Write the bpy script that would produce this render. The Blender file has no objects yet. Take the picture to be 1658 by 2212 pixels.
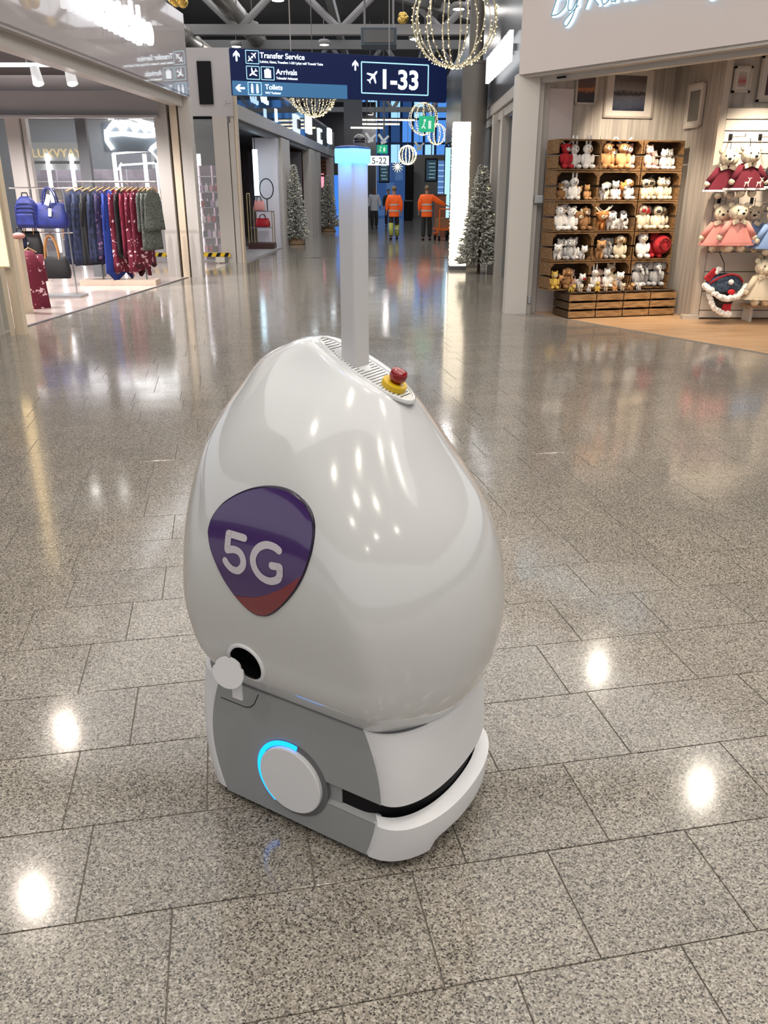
import bpy, bmesh, math, random
from mathutils import Vector, Matrix
random.seed(7)
C = bpy.context.scene.collection
S = bpy.context.scene
PI = math.pi
# ------------------------------------------------------------------ camera, world, exposure
F_PX, H = 1740.0, 1.6
PITCH = math.atan((1106-415)/F_PX)
cam = bpy.data.objects.new('camera', bpy.data.cameras.new('camera')); C.objects.link(cam)
cam.location = (0, 0, H); cam.rotation_euler = (PI/2-PITCH, 0, 0)
cam.data.sensor_fit = 'VERTICAL'; cam.data.sensor_height = 24; cam.data.lens = 24*F_PX/2212
cam.data.clip_start = .05; cam.data.clip_end = 300
S.camera = cam
w = bpy.data.worlds.new('world'); S.world = w; w.use_nodes = True
w.node_tree.nodes['Background'].inputs[0].default_value = (.95, .95, 1.0, 1)
w.node_tree.nodes['Background'].inputs[1].default_value = .62
S.view_settings.view_transform = 'Standard'; S.view_settings.look = 'None'
S.view_settings.gamma = 1; S.view_settings.use_curve_mapping = False
S.view_settings.exposure = 0.15

def area(name, loc, power, size, color=(1, .93, .84), aim=None, shape='DISK', size_y=None, spread=PI):
    l = bpy.data.lights.new(name, 'AREA'); l.energy = power; l.color = color; l.shape = shape; l.size = size; l.spread = spread
    if size_y: l.size_y = size_y
    o = bpy.data.objects.new(name, l); C.objects.link(o); o.location = loc
    if aim is not None:
        o.rotation_euler = (Vector(aim)-Vector(loc)).to_track_quat('-Z', 'Y').to_euler()
    return o
def spot(name, loc, power, aim, angle=60, blend=.5, color=(1, .9, .76), radius=.04):
    l = bpy.data.lights.new(name, 'SPOT'); l.energy = power; l.color = color; l.spot_size = math.radians(angle); l.spot_blend = blend; l.shadow_soft_size = radius
    o = bpy.data.objects.new(name, l); C.objects.link(o); o.location = loc
    o.rotation_euler = (Vector(aim)-Vector(loc)).to_track_quat('-Z', 'Y').to_euler()
    return o
# added soft fill lights without fixtures, for the hall and the far left shop
area('hall_fill', (0, 4, 7.4), 600, 16, (1, .97, .94), shape='RECTANGLE', size_y=12)
area('hall_fill', (-.5, 17, 7.4), 900, 16, (1, .96, .93), shape='RECTANGLE', size_y=12)
area('hall_fill', (-.5, 29, 7.4), 620, 14, (.95, .95, 1), shape='RECTANGLE', size_y=10)
area('hall_fill', (0, 43, 7.3), 300, 12, (.75, .85, 1), shape='RECTANGLE', size_y=12)
area('shop_fill', (-7.5, 23.5, 3.6), 150, 5, (.95, .93, 1), shape='RECTANGLE', size_y=3)

# ------------------------------------------------------------------ helpers
def ray(x, y):
    u = (x-829)/F_PX; v = (y-1106)/F_PX; c, s = math.cos(PITCH), math.sin(PITCH)
    return Vector((u, c-v*s, -(s+v*c)))
def at(x, y, Y):            # the point seen at pixel x, y that stands Y metres down the hall
    r = ray(x, y); return Vector((0, 0, H)) + r*(Y/r.y)
def onp(A, B, x, y):        # the same on a vertical plane through ground points A, B
    n = Vector((-(B[1]-A[1]), B[0]-A[0])); r = ray(x, y)
    t = (n.x*A[0]+n.y*A[1])/(n.x*r.x+n.y*r.y); return Vector((0, 0, H)) + r*t

def mat(name, col, rough=.5, metal=0, emit=None, es=0, noise=0, nscale=20, spec=.5, coat=0, bump=0, alpha=1, trans=0, col2=None, mscale=(1, 1, 1)):
    m = bpy.data.materials.new(name); m.use_nodes = True; nt = m.node_tree; b = nt.nodes['Principled BSDF']
    b.inputs['Base Color'].default_value = (*col, 1); b.inputs['Roughness'].default_value = rough
    b.inputs['Metallic'].default_value = metal; b.inputs['Specular IOR Level'].default_value = spec
    b.inputs['Coat Weight'].default_value = coat; b.inputs['Coat Roughness'].default_value = .03
    b.inputs['Alpha'].default_value = alpha; b.inputs['Transmission Weight'].default_value = trans
    if emit: b.inputs['Emission Color'].default_value = (*emit, 1); b.inputs['Emission Strength'].default_value = es
    if noise or bump or col2:
        tc = nt.nodes.new('ShaderNodeTexCoord'); mp = nt.nodes.new('ShaderNodeMapping'); mp.inputs['Scale'].default_value = mscale
        nt.links.new(tc.outputs['Object'], mp.inputs['Vector'])
        n = nt.nodes.new('ShaderNodeTexNoise'); n.inputs['Scale'].default_value = nscale; n.inputs['Detail'].default_value = 4
        nt.links.new(mp.outputs[0], n.inputs['Vector'])
        r = nt.nodes.new('ShaderNodeValToRGB'); r.color_ramp.elements[0].position = .38; r.color_ramp.elements[1].position = .62
        c2 = col2 if col2 else tuple(c*(1+noise) for c in col)
        c1 = col if col2 else tuple(c*(1-noise) for c in col)
        r.color_ramp.elements[0].color = (*c1, 1); r.color_ramp.elements[1].color = (*c2, 1)
        nt.links.new(n.outputs[0], r.inputs[0])
        if noise or col2: nt.links.new(r.outputs[0], b.inputs['Base Color'])
        if bump:
            bp = nt.nodes.new('ShaderNodeBump'); bp.inputs['Strength'].default_value = bump; bp.inputs['Distance'].default_value = .01
            nt.links.new(n.outputs[0], bp.inputs['Height']); nt.links.new(bp.outputs[0], b.inputs['Normal'])
    return m
def glow(name, col, s): return mat(name, (0.02, 0.02, 0.02), emit=col, es=s)

class MB:
    def __init__(s): s.bm = bmesh.new()
    def box(s, c, d, rz=0, rx=0, ry=0, bev=0):
        m = Matrix.Translation(c) @ Matrix.Rotation(rz, 4, 'Z') @ Matrix.Rotation(ry, 4, 'Y') @ Matrix.Rotation(rx, 4, 'X') @ Matrix.Diagonal((d[0], d[1], d[2], 1))
        r = bmesh.ops.create_cube(s.bm, size=1, matrix=m)
        if bev:
            ed = {e for v in r['verts'] for e in v.link_edges}
            bmesh.ops.bevel(s.bm, geom=list(ed), offset=bev, segments=2, affect='EDGES', profile=.5)
        return s
    def tube(s, p0, p1, r0, r1=None, n=8):
        p0, p1 = Vector(p0), Vector(p1); r1 = r0 if r1 is None else r1; dv = p1-p0
        m = Matrix.Translation((p0+p1)/2) @ dv.to_track_quat('Z', 'Y').to_matrix().to_4x4()
        bmesh.ops.create_cone(s.bm, cap_ends=True, segments=n, radius1=max(r0, 1e-5), radius2=max(r1, 1e-5), depth=dv.length, matrix=m); return s
    def path(s, pts, r, n=6):
        for a, b in zip(pts, pts[1:]): s.tube(a, b, r, n=n)
        return s
    def sph(s, c, r, u=10, v=7, rot=None):
        if not hasattr(r, '__len__'): r = (r, r, r)
        m = Matrix.Translation(c) @ (rot.to_4x4() if rot else Matrix.Identity(4)) @ Matrix.Diagonal((*r, 1))
        bmesh.ops.create_uvsphere(s.bm, u_segments=u, v_segments=v, radius=1, matrix=m); return s
    def ico(s, c, r, sub=1):
        if not hasattr(r, '__len__'): r = (r, r, r)
        bmesh.ops.create_icosphere(s.bm, subdivisions=sub, radius=1, matrix=Matrix.Translation(c) @ Matrix.Diagonal((*r, 1))); return s
    def face(s, pts):
        vs = [s.bm.verts.new(p) for p in pts]; s.bm.faces.new(vs); return s
    def prism(s, pts, dv):      # closed polygon in 3-D swept along dv
        dv = Vector(dv); a = [s.bm.verts.new(p) for p in pts]; b = [s.bm.verts.new(Vector(p)+dv) for p in pts]
        s.bm.faces.new(a); s.bm.faces.new(b[::-1])
        for i in range(len(a)):
            j = (i+1) % len(a); s.bm.faces.new((a[i], b[i], b[j], a[j]))
        return s
    def loft(s, rings, cap=True, closed=True):
        R = [[s.bm.verts.new(p) for p in r] for r in rings]; n = len(R[0])
        for a, b in zip(R, R[1:]):
            for i in range(n if closed else n-1):
                j = (i+1) % n; s.bm.faces.new((a[i], a[j], b[j], b[i]))
        if cap: s.bm.faces.new(R[0][::-1]); s.bm.faces.new(R[-1])
        return s
    def lathe(s, prof, n=24, c=(0, 0, 0), rot=None):
        M = Matrix.Translation(c) @ (rot.to_4x4() if rot else Matrix.Identity(4))
        return s.loft([[M @ Vector((r*math.cos(2*PI*i/n), r*math.sin(2*PI*i/n), z)) for i in range(n)] for r, z in prof])
    def build(s, name, m, parent=None, smooth=False, kind=None):
        bmesh.ops.recalc_face_normals(s.bm, faces=s.bm.faces)
        me = bpy.data.meshes.new(name); s.bm.to_mesh(me); s.bm.free()
        if smooth:
            for p in me.polygons: p.use_smooth = True
        if m: me.materials.append(m)
        o = bpy.data.objects.new(name, me); C.objects.link(o); o.parent = parent
        if kind: o['kind'] = kind
        return o
def thing(name, label, cat, loc=(0, 0, 0), rz=0, group=None):
    o = bpy.data.objects.new(name, None); C.objects.link(o); o.empty_display_size = .1
    o.location = loc; o.rotation_euler = (0, 0, rz); o['label'] = label; o['category'] = cat
    if group: o['group'] = group
    return o
def tag(o, label, cat, group=None):
    o['label'] = label; o['category'] = cat
    if group: o['group'] = group
    return o
def struct(name, mb, m, label=None, smooth=False, cat='structure'):
    o = mb.build(name, m, None, smooth); o['kind'] = 'structure'; o['label'] = label or name.replace('_', ' '); o['category'] = cat
    return o
def dup(root, loc=None, rz=None, label=None, group=None, scale=None, parent=None):
    r = root.copy(); C.objects.link(r)
    if parent is not None: r.parent = parent
    if loc is not None: r.location = loc
    if rz is not None: r.rotation_euler = (0, 0, rz)
    if scale: r.scale = (scale,)*3
    if label: r['label'] = label
    if group: r['group'] = group
    for ch in list(root.children):
        c = ch.copy(); C.objects.link(c); c.parent = r
        for g in ch.children:
            k = g.copy(); C.objects.link(k); k.parent = c
    return r
def remat(root, mp):      # give a copied thing other materials
    for o in [root]+list(root.children)+[g for c in root.children for g in c.children]:
        if o.type == 'MESH' and o.name.split('.')[0] in mp:
            o.data = o.data.copy(); o.data.materials.clear(); o.data.materials.append(mp[o.name.split('.')[0]])
def text(name, s, m, parent, M, size=1, ext=.01, align='LEFT', shear=0, space=1, off=0):
    cu = bpy.data.curves.new(name, 'FONT'); cu.body = s; cu.size = size; cu.extrude = ext; cu.align_x = align; cu.shear = shear; cu.space_character = space; cu.offset = off
    t = bpy.data.objects.new(name, cu); C.objects.link(t)
    me = bpy.data.meshes.new_from_object(t.evaluated_get(bpy.context.evaluated_depsgraph_get()))
    C.objects.unlink(t); bpy.data.objects.remove(t)
    me.transform(M); me.materials.clear(); me.materials.append(m)
    o = bpy.data.objects.new(name, me); C.objects.link(o); o.parent = parent; return o
def upright(x, y, z, rz=0):       # text facing -Y at rz = 0
    return Matrix.Translation((x, y, z)) @ Matrix.Rotation(rz, 4, 'Z') @ Matrix.Rotation(PI/2, 4, 'X')
def seg(mb, p0, p1, z0, z1, th=.1, side=0):     # upright slab between two ground points
    a, b = Vector(p0[:2]), Vector(p1[:2]); d = b-a; n = Vector((-d.y, d.x)).normalized(); c = (a+b)/2+n*side*th/2
    mb.box((c.x, c.y, (z0+z1)/2), (d.length, th, z1-z0), rz=math.atan2(d.y, d.x)); return mb
def catmull(P, k=6):
    Q = [P[0]]+list(P)+[P[-1]]; out = []
    for i in range(1, len(Q)-2):
        p0, p1, p2, p3 = [Vector(q) for q in Q[i-1:i+3]]
        for j in range(k):
            t = j/k; out.append(.5*((2*p1)+(p2-p0)*t+(2*p0-5*p1+4*p2-p3)*t*t+(3*p1-p0-3*p2+p3)*t**3))
    out.append(Vector(P[-1])); return out

# ------------------------------------------------------------------ materials
def granite(gain):
    m = bpy.data.materials.new('polished_granite'); m.use_nodes = True; nt = m.node_tree; b = nt.nodes['Principled BSDF']; L = nt.links.new
    g = nt.nodes.new('ShaderNodeNewGeometry')
    def noise(sc, det=3, ro=.6):
        n = nt.nodes.new('ShaderNodeTexNoise'); n.inputs['Scale'].default_value = sc; n.inputs['Detail'].default_value = det; n.inputs['Roughness'].default_value = ro; L(g.outputs['Position'], n.inputs['Vector']); return n
    def ramp(n, a, b_, ca, cb):
        r = nt.nodes.new('ShaderNodeValToRGB'); e = r.color_ramp.elements; e[0].position = a; e[1].position = b_; e[0].color = (*ca, 1); e[1].color = (*cb, 1); L(n.outputs[0], r.inputs[0]); return r
    def mix(a, b_, fac, mode='MULTIPLY'):
        x = nt.nodes.new('ShaderNodeMix'); x.data_type = 'RGBA'; x.blend_type = mode; x.inputs[0].default_value = fac
        L(a, x.inputs[6]); L(b_, x.inputs[7]); return x.outputs[2]
    def grains(sc, stops):
        v = nt.nodes.new('ShaderNodeTexVoronoi'); v.inputs['Scale'].default_value = sc; v.inputs['Randomness'].default_value = 1
        ad = nt.nodes.new('ShaderNodeVectorMath'); ad.operation = 'MULTIPLY_ADD'; nz = noise(sc*1.6, 2); L(nz.outputs['Color'], ad.inputs[0]); ad.inputs[1].default_value = (1.2/sc,)*3; L(g.outputs['Position'], ad.inputs[2]); L(ad.outputs[0], v.inputs['Vector'])
        se = nt.nodes.new('ShaderNodeSeparateColor'); L(v.outputs['Color'], se.inputs[0])
        r = nt.nodes.new('ShaderNodeValToRGB'); e = r.color_ramp.elements; e[0].position = stops[0][0]; e[0].color = (*stops[0][1], 1); e[1].position = stops[-1][0]; e[1].color = (*stops[-1][1], 1)
        for q, c_ in stops[1:-1]: x_ = e.new(q); x_.color = (*c_, 1)
        L(se.outputs[0], r.inputs[0]); return r
    base = grains(270, [(0, (.045*gain, .042*gain, .040*gain)), (.12, (.06*gain, .056*gain, .052*gain)), (.20, (.19*gain, .172*gain, .15*gain)), (.55, (.30*gain, .275*gain, .24*gain)), (.85, (.43*gain, .40*gain, .355*gain)), (1, (.56*gain, .53*gain, .48*gain))])
    dark = ramp(noise(85, 2, .5), .34, .50, (.74, .73, .72), (1, 1, 1))
    mid = ramp(noise(4, 2), .3, .7, (.92, .92, .92), (1.04, 1.03, 1.02))
    oi = nt.nodes.new('ShaderNodeObjectInfo')
    r2 = nt.nodes.new('ShaderNodeValToRGB'); r2.color_ramp.elements[0].color = (.93, .93, .93, 1); r2.color_ramp.elements[1].color = (1.05, 1.04, 1.03, 1); L(oi.outputs['Random'], r2.inputs[0])
    c = mix(base.outputs[0], dark.outputs[0], 1); c = mix(c, mid.outputs[0], 1); c = mix(c, r2.outputs[0], 1)
    L(c, b.inputs['Base Color']); b.inputs['Roughness'].default_value = .1; b.inputs['Specular IOR Level'].default_value = .70
    rr = nt.nodes.new('ShaderNodeMapRange'); L(noise(2.5, 3).outputs[0], rr.inputs[0]); rr.inputs[1].default_value = .3; rr.inputs[2].default_value = .7; rr.inputs[3].default_value = .085; rr.inputs[4].default_value = .14
    L(rr.outputs[0], b.inputs['Roughness'])
    return m
M_gran = granite(.97)
M_grout = mat('grout', (.16, .145, .125), .7)
M_white = mat('gloss_white_shell', (.63, .645, .665), .13, spec=.55, coat=1)
M_plast = mat('matt_white_plastic', (.78, .79, .83), .38)
M_grey = mat('grey_panel', (.31, .325, .34), .42)
M_dgrey = mat('dark_grey_plastic', (.13, .135, .145), .45)
M_black = mat('black', (.006, .006, .008), .6, spec=.2)
M_pole = mat('pole_grey', (.60, .60, .63), .32, spec=.5)
M_purple = mat('badge_purple', (.055, .022, .13), .12, coat=1, spec=.6)
M_edge = mat('badge_edge', (.015, .01, .03), .2)
M_redw = mat('badge_red', (.20, .022, .035), .15, coat=1)
M_letter = mat('badge_letter', (.58, .55, .62), .4)
M_blue = glow('blue_glow', (.10, .50, 1), 3.4)
M_bluer = glow('blue_ring_glow', (.0, .28, 1), 2.6)
M_red = mat('red_button', (.26, .005, .008), .16, coat=.6)
M_yellow = mat('yellow', (.70, .46, .01), .4)
M_frame = mat('greige_aluminium', (.50, .47, .44), .42, spec=.4)
M_frame2 = mat('grey_frame', (.48, .465, .475), .4)
M_creme = mat('cream_post', (.66, .55, .42), .35)
M_fascia = mat('glossy_greige_fascia', (.48, .44, .44), .05, spec=.8, coat=.6)
M_fasciaR = mat('greige_fascia', (.64, .575, .56), .3, spec=.5)
M_beam = mat('dark_steel', (.17, .17, .165), .6)
M_beaml = mat('painted_steel', (.32, .31, .30), .6)
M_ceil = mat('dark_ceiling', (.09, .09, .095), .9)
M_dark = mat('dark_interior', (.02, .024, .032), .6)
M_navy = mat('sign_navy', (.005, .010, .045), .5, emit=(.01, .025, .12), es=.22, spec=.15)
M_signb = mat('sign_blue', (.035, .14, .30), .35, emit=(.04, .16, .36), es=.35)
M_signw = glow('sign_white', (.82, .93, 1), 1.9)
M_signc = glow('sign_cyan', (.45, .85, 1), 1.0)
M_lit = glow('lit_letters', (.93, .95, 1), 5)
M_litm = glow('lit_letters_soft', (.95, .97, 1), 2.2)
M_litr = glow('lit_letters_right', (.95, .97, 1), 1.5)
M_litb = glow('lit_letters_blue', (.55, .8, 1), 2.2)
M_tubeb = mat('pale_blue_letter_face', (.30, .50, .62), .4)
M_lamp = glow('lamp_diffuser', (1, .96, .88), 14)
M_lampc = glow('lamp_cool', (.95, .95, 1), 6)
M_warm = glow('warm_glow', (1, .80, .48), 3.4)
M_fairy = glow('fairy_bulb', (1, .83, .45), 2.6)
M_wire = mat('gold_wire', (.62, .56, .40), .4, .2)
M_gold = mat('gold_bauble', (.75, .52, .14), .25, .9)
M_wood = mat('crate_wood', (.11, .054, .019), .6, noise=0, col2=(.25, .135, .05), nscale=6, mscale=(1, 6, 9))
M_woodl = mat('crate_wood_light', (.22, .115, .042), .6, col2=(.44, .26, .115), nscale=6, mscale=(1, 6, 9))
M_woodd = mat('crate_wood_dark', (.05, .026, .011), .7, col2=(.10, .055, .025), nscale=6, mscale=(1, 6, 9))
M_woodf = mat('oak_floor', (.50, .31, .17), .32, col2=(.66, .43, .25), nscale=2.2, mscale=(.6, 8, 1), spec=.4)
M_shopf = mat('shop_floor', (.52, .44, .40), .12, noise=.05, nscale=1.2)
M_board = mat('grey_wallpaper_wood', (.40, .365, .33), .6, col2=(.58, .54, .49), nscale=3, mscale=(8, 1, .35))
M_boardd = mat('grey_wallpaper_wood_side', (.34, .31, .275), .6, col2=(.48, .44, .40), nscale=3, mscale=(8, 8, .35))
M_slat = mat('white_slatwall', (.76, .70, .62), .5)
M_groove = mat('groove', (.30, .26, .22), .7)
M_chrome = mat('chrome', (.6, .6, .62), .15, 1)
M_steel = mat('brushed_steel', (.45, .45, .46), .35, .8)
M_navyc = mat('navy_cloth', (.012, .018, .05), .8, noise=.5, nscale=14)
M_navyb = mat('blue_bag', (.012, .022, .16), .6, noise=.25, nscale=9)
M_bluec = mat('blue_cloth', (.012, .035, .24), .8)
M_blackc = mat('black_cloth', (.006, .006, .008), .7)
M_redc = mat('red_cloth', (.20, .010, .03), .8, col2=(.11, .004, .03), nscale=12)
M_pinkc = mat('pink_cloth', (.60, .26, .24), .7)
M_greyc = mat('grey_cloth', (.10, .11, .10), .9, noise=.5, nscale=40)
M_tan = mat('tan_leather', (.45, .22, .08), .5)
def printcloth(name, base, spot_, thr=.62, sc=9):
    m = mat(name, base, .8, col2=spot_, nscale=sc); r = [n for n in m.node_tree.nodes if n.type == 'VALTORGB'][0]
    r.color_ramp.elements[0].position = thr; r.color_ramp.elements[1].position = thr+.02; return m
M_print = printcloth('red_print_cloth', (.13, .006, .025), (.75, .5, .55), .60, 14)
M_printn = printcloth('navy_print_cloth', (.015, .01, .05), (.25, .12, .22), .60, 16)
M_glassd = mat('dark_glass', (.02, .03, .04), .04, spec=.9)
M_burlap = mat('burlap', (.34, .22, .12), .9, noise=.3, nscale=60)
M_needle = mat('frosted_needles', (.12, .13, .10), .8, col2=(.70, .69, .64), nscale=22)
M_bark = mat('bark', (.06, .04, .025), .9)
M_hivis = mat('orange_hivis', (.95, .14, .02), .7, emit=(1, .12, .01), es=.12)
M_refl = mat('reflective_tape', (.62, .62, .58), .4)
M_hivy = mat('yellow_hivis', (.48, .52, .10), .7)
M_trous = mat('dark_trousers', (.02, .022, .02), .8)
M_skin = mat('skin', (.45, .26, .18), .6)
M_skind = mat('skin_dark', (.14, .07, .045), .6)
M_hair = mat('hair', (.05, .03, .02), .7)
M_hairf = mat('hair_fair', (.22, .16, .09), .7)
M_shirt = mat('white_shirt', (.55, .57, .62), .8)
M_green = glow('exit_green', (.01, .42, .20), 1.0)
M_sky = glow('daylight_pane', (.075, .26, .72), 1.05)
M_skyl = glow('daylight_pane_pale', (.30, .60, .95), 1.2)
M_skyd = glow('daylight_pane_dim', (.02, .07, .22), .8)
M_wallg = mat('grey_wall', (.20, .195, .19), .6)
M_screen = glow('screen', (.02, .07, .12), .5)
M_adlit = glow('advert_pale_blue', (.45, .78, 1), 1.1)
M_hang = mat('wood_hanger', (.5, .31, .14), .5)

# ------------------------------------------------------------------ floor of rotated granite tiles
ANG = math.radians(11.0); ca, sa = math.cos(ANG), math.sin(ANG)
fb = MB(); fb.box((0, 24, -.054), (60, 84, .1)); floor_o = struct('floor', fb, M_grout, 'polished speckled grey granite floor of the hall', cat='floor')
fb = MB(); fb.box((0, 41, -.05), (16, 38, .1)); fb.build('stone_surface', M_gran, floor_o)
lines = [.867, 1.193, 1.519, 1.84, 2.175, 2.50, 2.83, 3.15]
while lines[-1] < 24: lines.append(lines[-1]+.326)
while lines[0] > -3: lines.insert(0, lines[0]-.326)
anch = {1.193: [-.223, .366, .729, 1.119], 1.519: [-.446, .121, .511, .905, 1.426], .867: [.525, .922], 1.84: [-.144, 1.130], 2.175: [-.384, 1.559], 2.50: [-.585, 1.259, 2.01]}
bm = bmesh.new()
tile_me = bpy.data.meshes.new('tile')
b_ = .0022
vs = []
for (sx, z) in ((1, -.02), (1, -.0009), (1, 0)):
    for px, py in ((-.5, -.5), (.5, -.5), (.5, .5), (-.5, .5)): vs.append(bm.verts.new((px*(1 if z < 0 else .9965), py*(1 if z < 0 else .995), z)))
for k in (0, 4):
    for i in range(4):
        j = (i+1) % 4; bm.faces.new((vs[k+i], vs[k+j], vs[k+4+j], vs[k+4+i]))
bm.faces.new(vs[8:12]); bm.to_mesh(tile_me); bm.free(); tile_me.materials.append(M_gran)
cands, rest = [], []
cp, sp = math.cos(PITCH), math.sin(PITCH)
for li in range(len(lines)-1):
    v0, v1 = lines[li], lines[li+1]; key = round(v0, 3)
    us = sorted(anch.get(key, [random.uniform(0, .5)]))
    full = []
    for a, b in zip(us, us[1:]):
        full.append(a); n = max(1, round((b-a)/.45))
        for q in range(1, n): full.append(a+(b-a)*q/n)
    full.append(us[-1])
    while full[-1] < 9: full.append(full[-1]+random.choice((.385, .39, .575)))
    while full[0] > -9: full.insert(0, full[0]-random.choice((.385, .39, .575)))
    for a, b in zip(full, full[1:]):
        u, v = (a+b)/2, (v0+v1)/2; X, Y = u*ca-v*sa, u*sa+v*ca
        if Y < -2 or Y > 22 or abs(X) > 7.5: continue
        if Y > 10.4 and X < -4.35+.0913*(Y-10)-.5: continue
        if Y < 11.8 and X-2.1 > (11.75-Y)*.63+.5 and Y > 5: continue
        if Y > 11.8 and X > 3: continue
        D = Y*cp+H*sp
        if D > .3:
            px = 829+F_PX*X/D; py = 1106-F_PX*(Y*sp-H*cp)/D
        vis = D > .3 and -60 < px < 1720 and 400 < py < 2290
        rec = (X, Y, b-a-.0036, v1-v0-.0036)
        (cands if vis else rest).append((X*X+Y*Y, rec))
cands.sort()
for k, (q, (X, Y, L, W)) in enumerate(cands):
    if k < 298:
        o = bpy.data.objects.new('tile', tile_me); C.objects.link(o); o.parent = floor_o
        o.location = (X, Y, -.0002*random.random()); o.rotation_euler = (0, 0, ANG); o.scale = (L, W, 1)
    else: rest.append((q, (X, Y, L, W)))
V, Fc = [], []
for q, (X, Y, L, W) in rest:
    i = len(V)
    for px, py in ((-.5, -.5), (.5, -.5), (.5, .5), (-.5, .5)):
        a, b = px*L, py*W; V.append((X+a*ca-b*sa, Y+a*sa+b*ca, 0))
    for px, py in ((-.5, -.5), (.5, -.5), (.5, .5), (-.5, .5)):
        a, b = px*L, py*W; V.append((X+a*ca-b*sa, Y+a*sa+b*ca, -.02))
    Fc.append((i, i+1, i+2, i+3))
    for k in range(4): Fc.append((i+4+k, i+4+(k+1) % 4, i+(k+1) % 4, i+k))
me = bpy.data.meshes.new('far_tiles'); me.from_pydata(V, [], Fc); me.materials.append(M_gran)
o = bpy.data.objects.new('far_tiles', me); C.objects.link(o); o.parent = floor_o; o['kind'] = 'stuff'

# shop floors
lA, lB = (-4.57, 10.48), (-3.95, 16.79)
def poly_floor(name, pts, z, m, label):
    mb = MB(); mb.prism([(x, y, -.02) for x, y in pts], (0, 0, z+.02)); return struct(name, mb, m, label, cat='floor')
poly_floor('floor.001', [(-4.72, 9.0), (-4.57, 10.48), (-3.95, 16.79), (-3.72, 19.2), (-3.72, 30), (-14, 30), (-14, 9)], .004, M_shopf, 'pale polished floor of the clothes shop on the left')
mb = MB(); seg(mb, (-4.60, 10.2), (-3.95, 16.79), -.01, .009, .05); struct('trim_1', mb, mat('door_track', (.07, .065, .07), .5), 'dark metal door track across the clothes shop floor', cat='trim')
poly_floor('floor.002', [(2.05, 11.76), (2.48, 11.08), (4.08, 8.57), (5.9, 5.7), (12, 5.7), (12, 13.5), (2.05, 13.5)], .004, M_woodf, 'light oak floor of the toy shop on the right')
mb = MB(); seg(mb, (2.10, 11.67), (5.9, 5.7), -.01, .007, .03); struct('trim_2', mb, M_groove, 'thin metal edge strip between granite and oak floor', cat='trim')

# ------------------------------------------------------------------ hall ceiling
mb = MB(); mb.box((0, 24, 7.6), (60, 84, .1)); struct('ceiling', mb, M_ceil, 'dark hall ceiling high above', cat='ceiling')
def truss(Y, x0, x1, z0, z1, label, r=.13, n=6):
    t = thing('roof_truss', label, 'truss', ((x0+x1)/2, Y, z0)); hw = (x1-x0)/2; dz = z1-z0
    mb = MB(); mb.box((0, 0, 0), (2*hw, r*2, r*1.8)); mb.build('bottom_chord', M_beaml, t)
    mb = MB(); mb.box((0, 0, dz), (2*hw, r*2, r*2)); mb.build('top_chord', M_beam, t)
    for k in range(n):
        a = -hw+2*hw*k/n; b = a+2*hw/n; m_ = (a+b)/2
        MB().tube((a, 0, dz), (m_, 0, 0), r*.7).build('diagonal_brace', M_beaml, t)
        MB().tube((m_, 0, 0), (b, 0, dz), r*.7).build('diagonal_brace', M_beaml, t)
    return t
truss(28, -9, 9.4, 6.15, 7.5, 'grey steel roof truss with V braces just beyond the wayfinding sign', .15, 6)
truss(19, -9, 9, 6.5, 7.5, 'steel roof truss nearest, mostly above the photo edge', .15, 5)
truss(38, -9, 9, 5.75, 7.3, 'dark steel roof truss over the middle of the hall', .13, 8)
truss(48, -9, 12, 5.7, 7.2, 'farthest steel roof truss before the blue windows', .13, 10)
for X, Y0, Y1, r, z, lab in ((-4.55, 20, 34, .28, 6.7, 'large shiny round ventilation duct above the left shops'), (-6, 20, 36, .3, 5.9, 'thinner metal duct low along the left side'), (4.4, 17, 40, .3, 6.0, 'round ventilation duct above the right shops')):
    t = thing('ventilation_duct', lab, 'duct', (X, Y0, z))
    mb = MB(); mb.tube((0, 0, 0), (0, Y1-Y0, 0), r, n=20); mb.build('duct_pipe', mat('galvanised', (.35, .32, .27), .35, .7), t, True)
    for k in range(int((Y1-Y0)/2)): MB().tube((0, 1+2*k, 0), (0, 1.06+2*k, 0), r+.02, n=20).build('clamp_ring', M_beaml, t)
for x0, y0, x1, y1, z in ((-9, 23, 9, 23, 6.9), (-9, 33, 9, 33, 6.5), (-1.6, 18, -1.6, 50, 6.9), (1.6, 18, 1.6, 50, 6.9), (-3.2, 22, 3, 30, 6.8)):
    mb = MB(); d = Vector((x1-x0, y1-y0)); mb.box(((x0+x1)/2, (y0+y1)/2, z), (d.length, .22, .28), rz=math.atan2(d.y, d.x)); struct('trim_3', mb, M_beam, 'dark steel ceiling beam', cat='beam')
t = thing('air_unit', 'grey boxy air handling unit above the gate number sign', 'air unit', at(818, 103, 26))
MB().box((0, 0, .22), (1.0, .8, .44), bev=.02).build('casing', mat('unit_grey', (.09, .12, .15), .5), t)
MB().box((0, -.41, .22), (.84, .02, .3)).build('grille', M_beam, t)
MB().tube((-.4, 0, .44), (-.4, 0, 1.9), .03).build('hanger_rod', M_beaml, t); MB().tube((.4, 0, .44), (.4, 0, 1.9), .03).build('hanger_rod', M_beaml, t)

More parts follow.
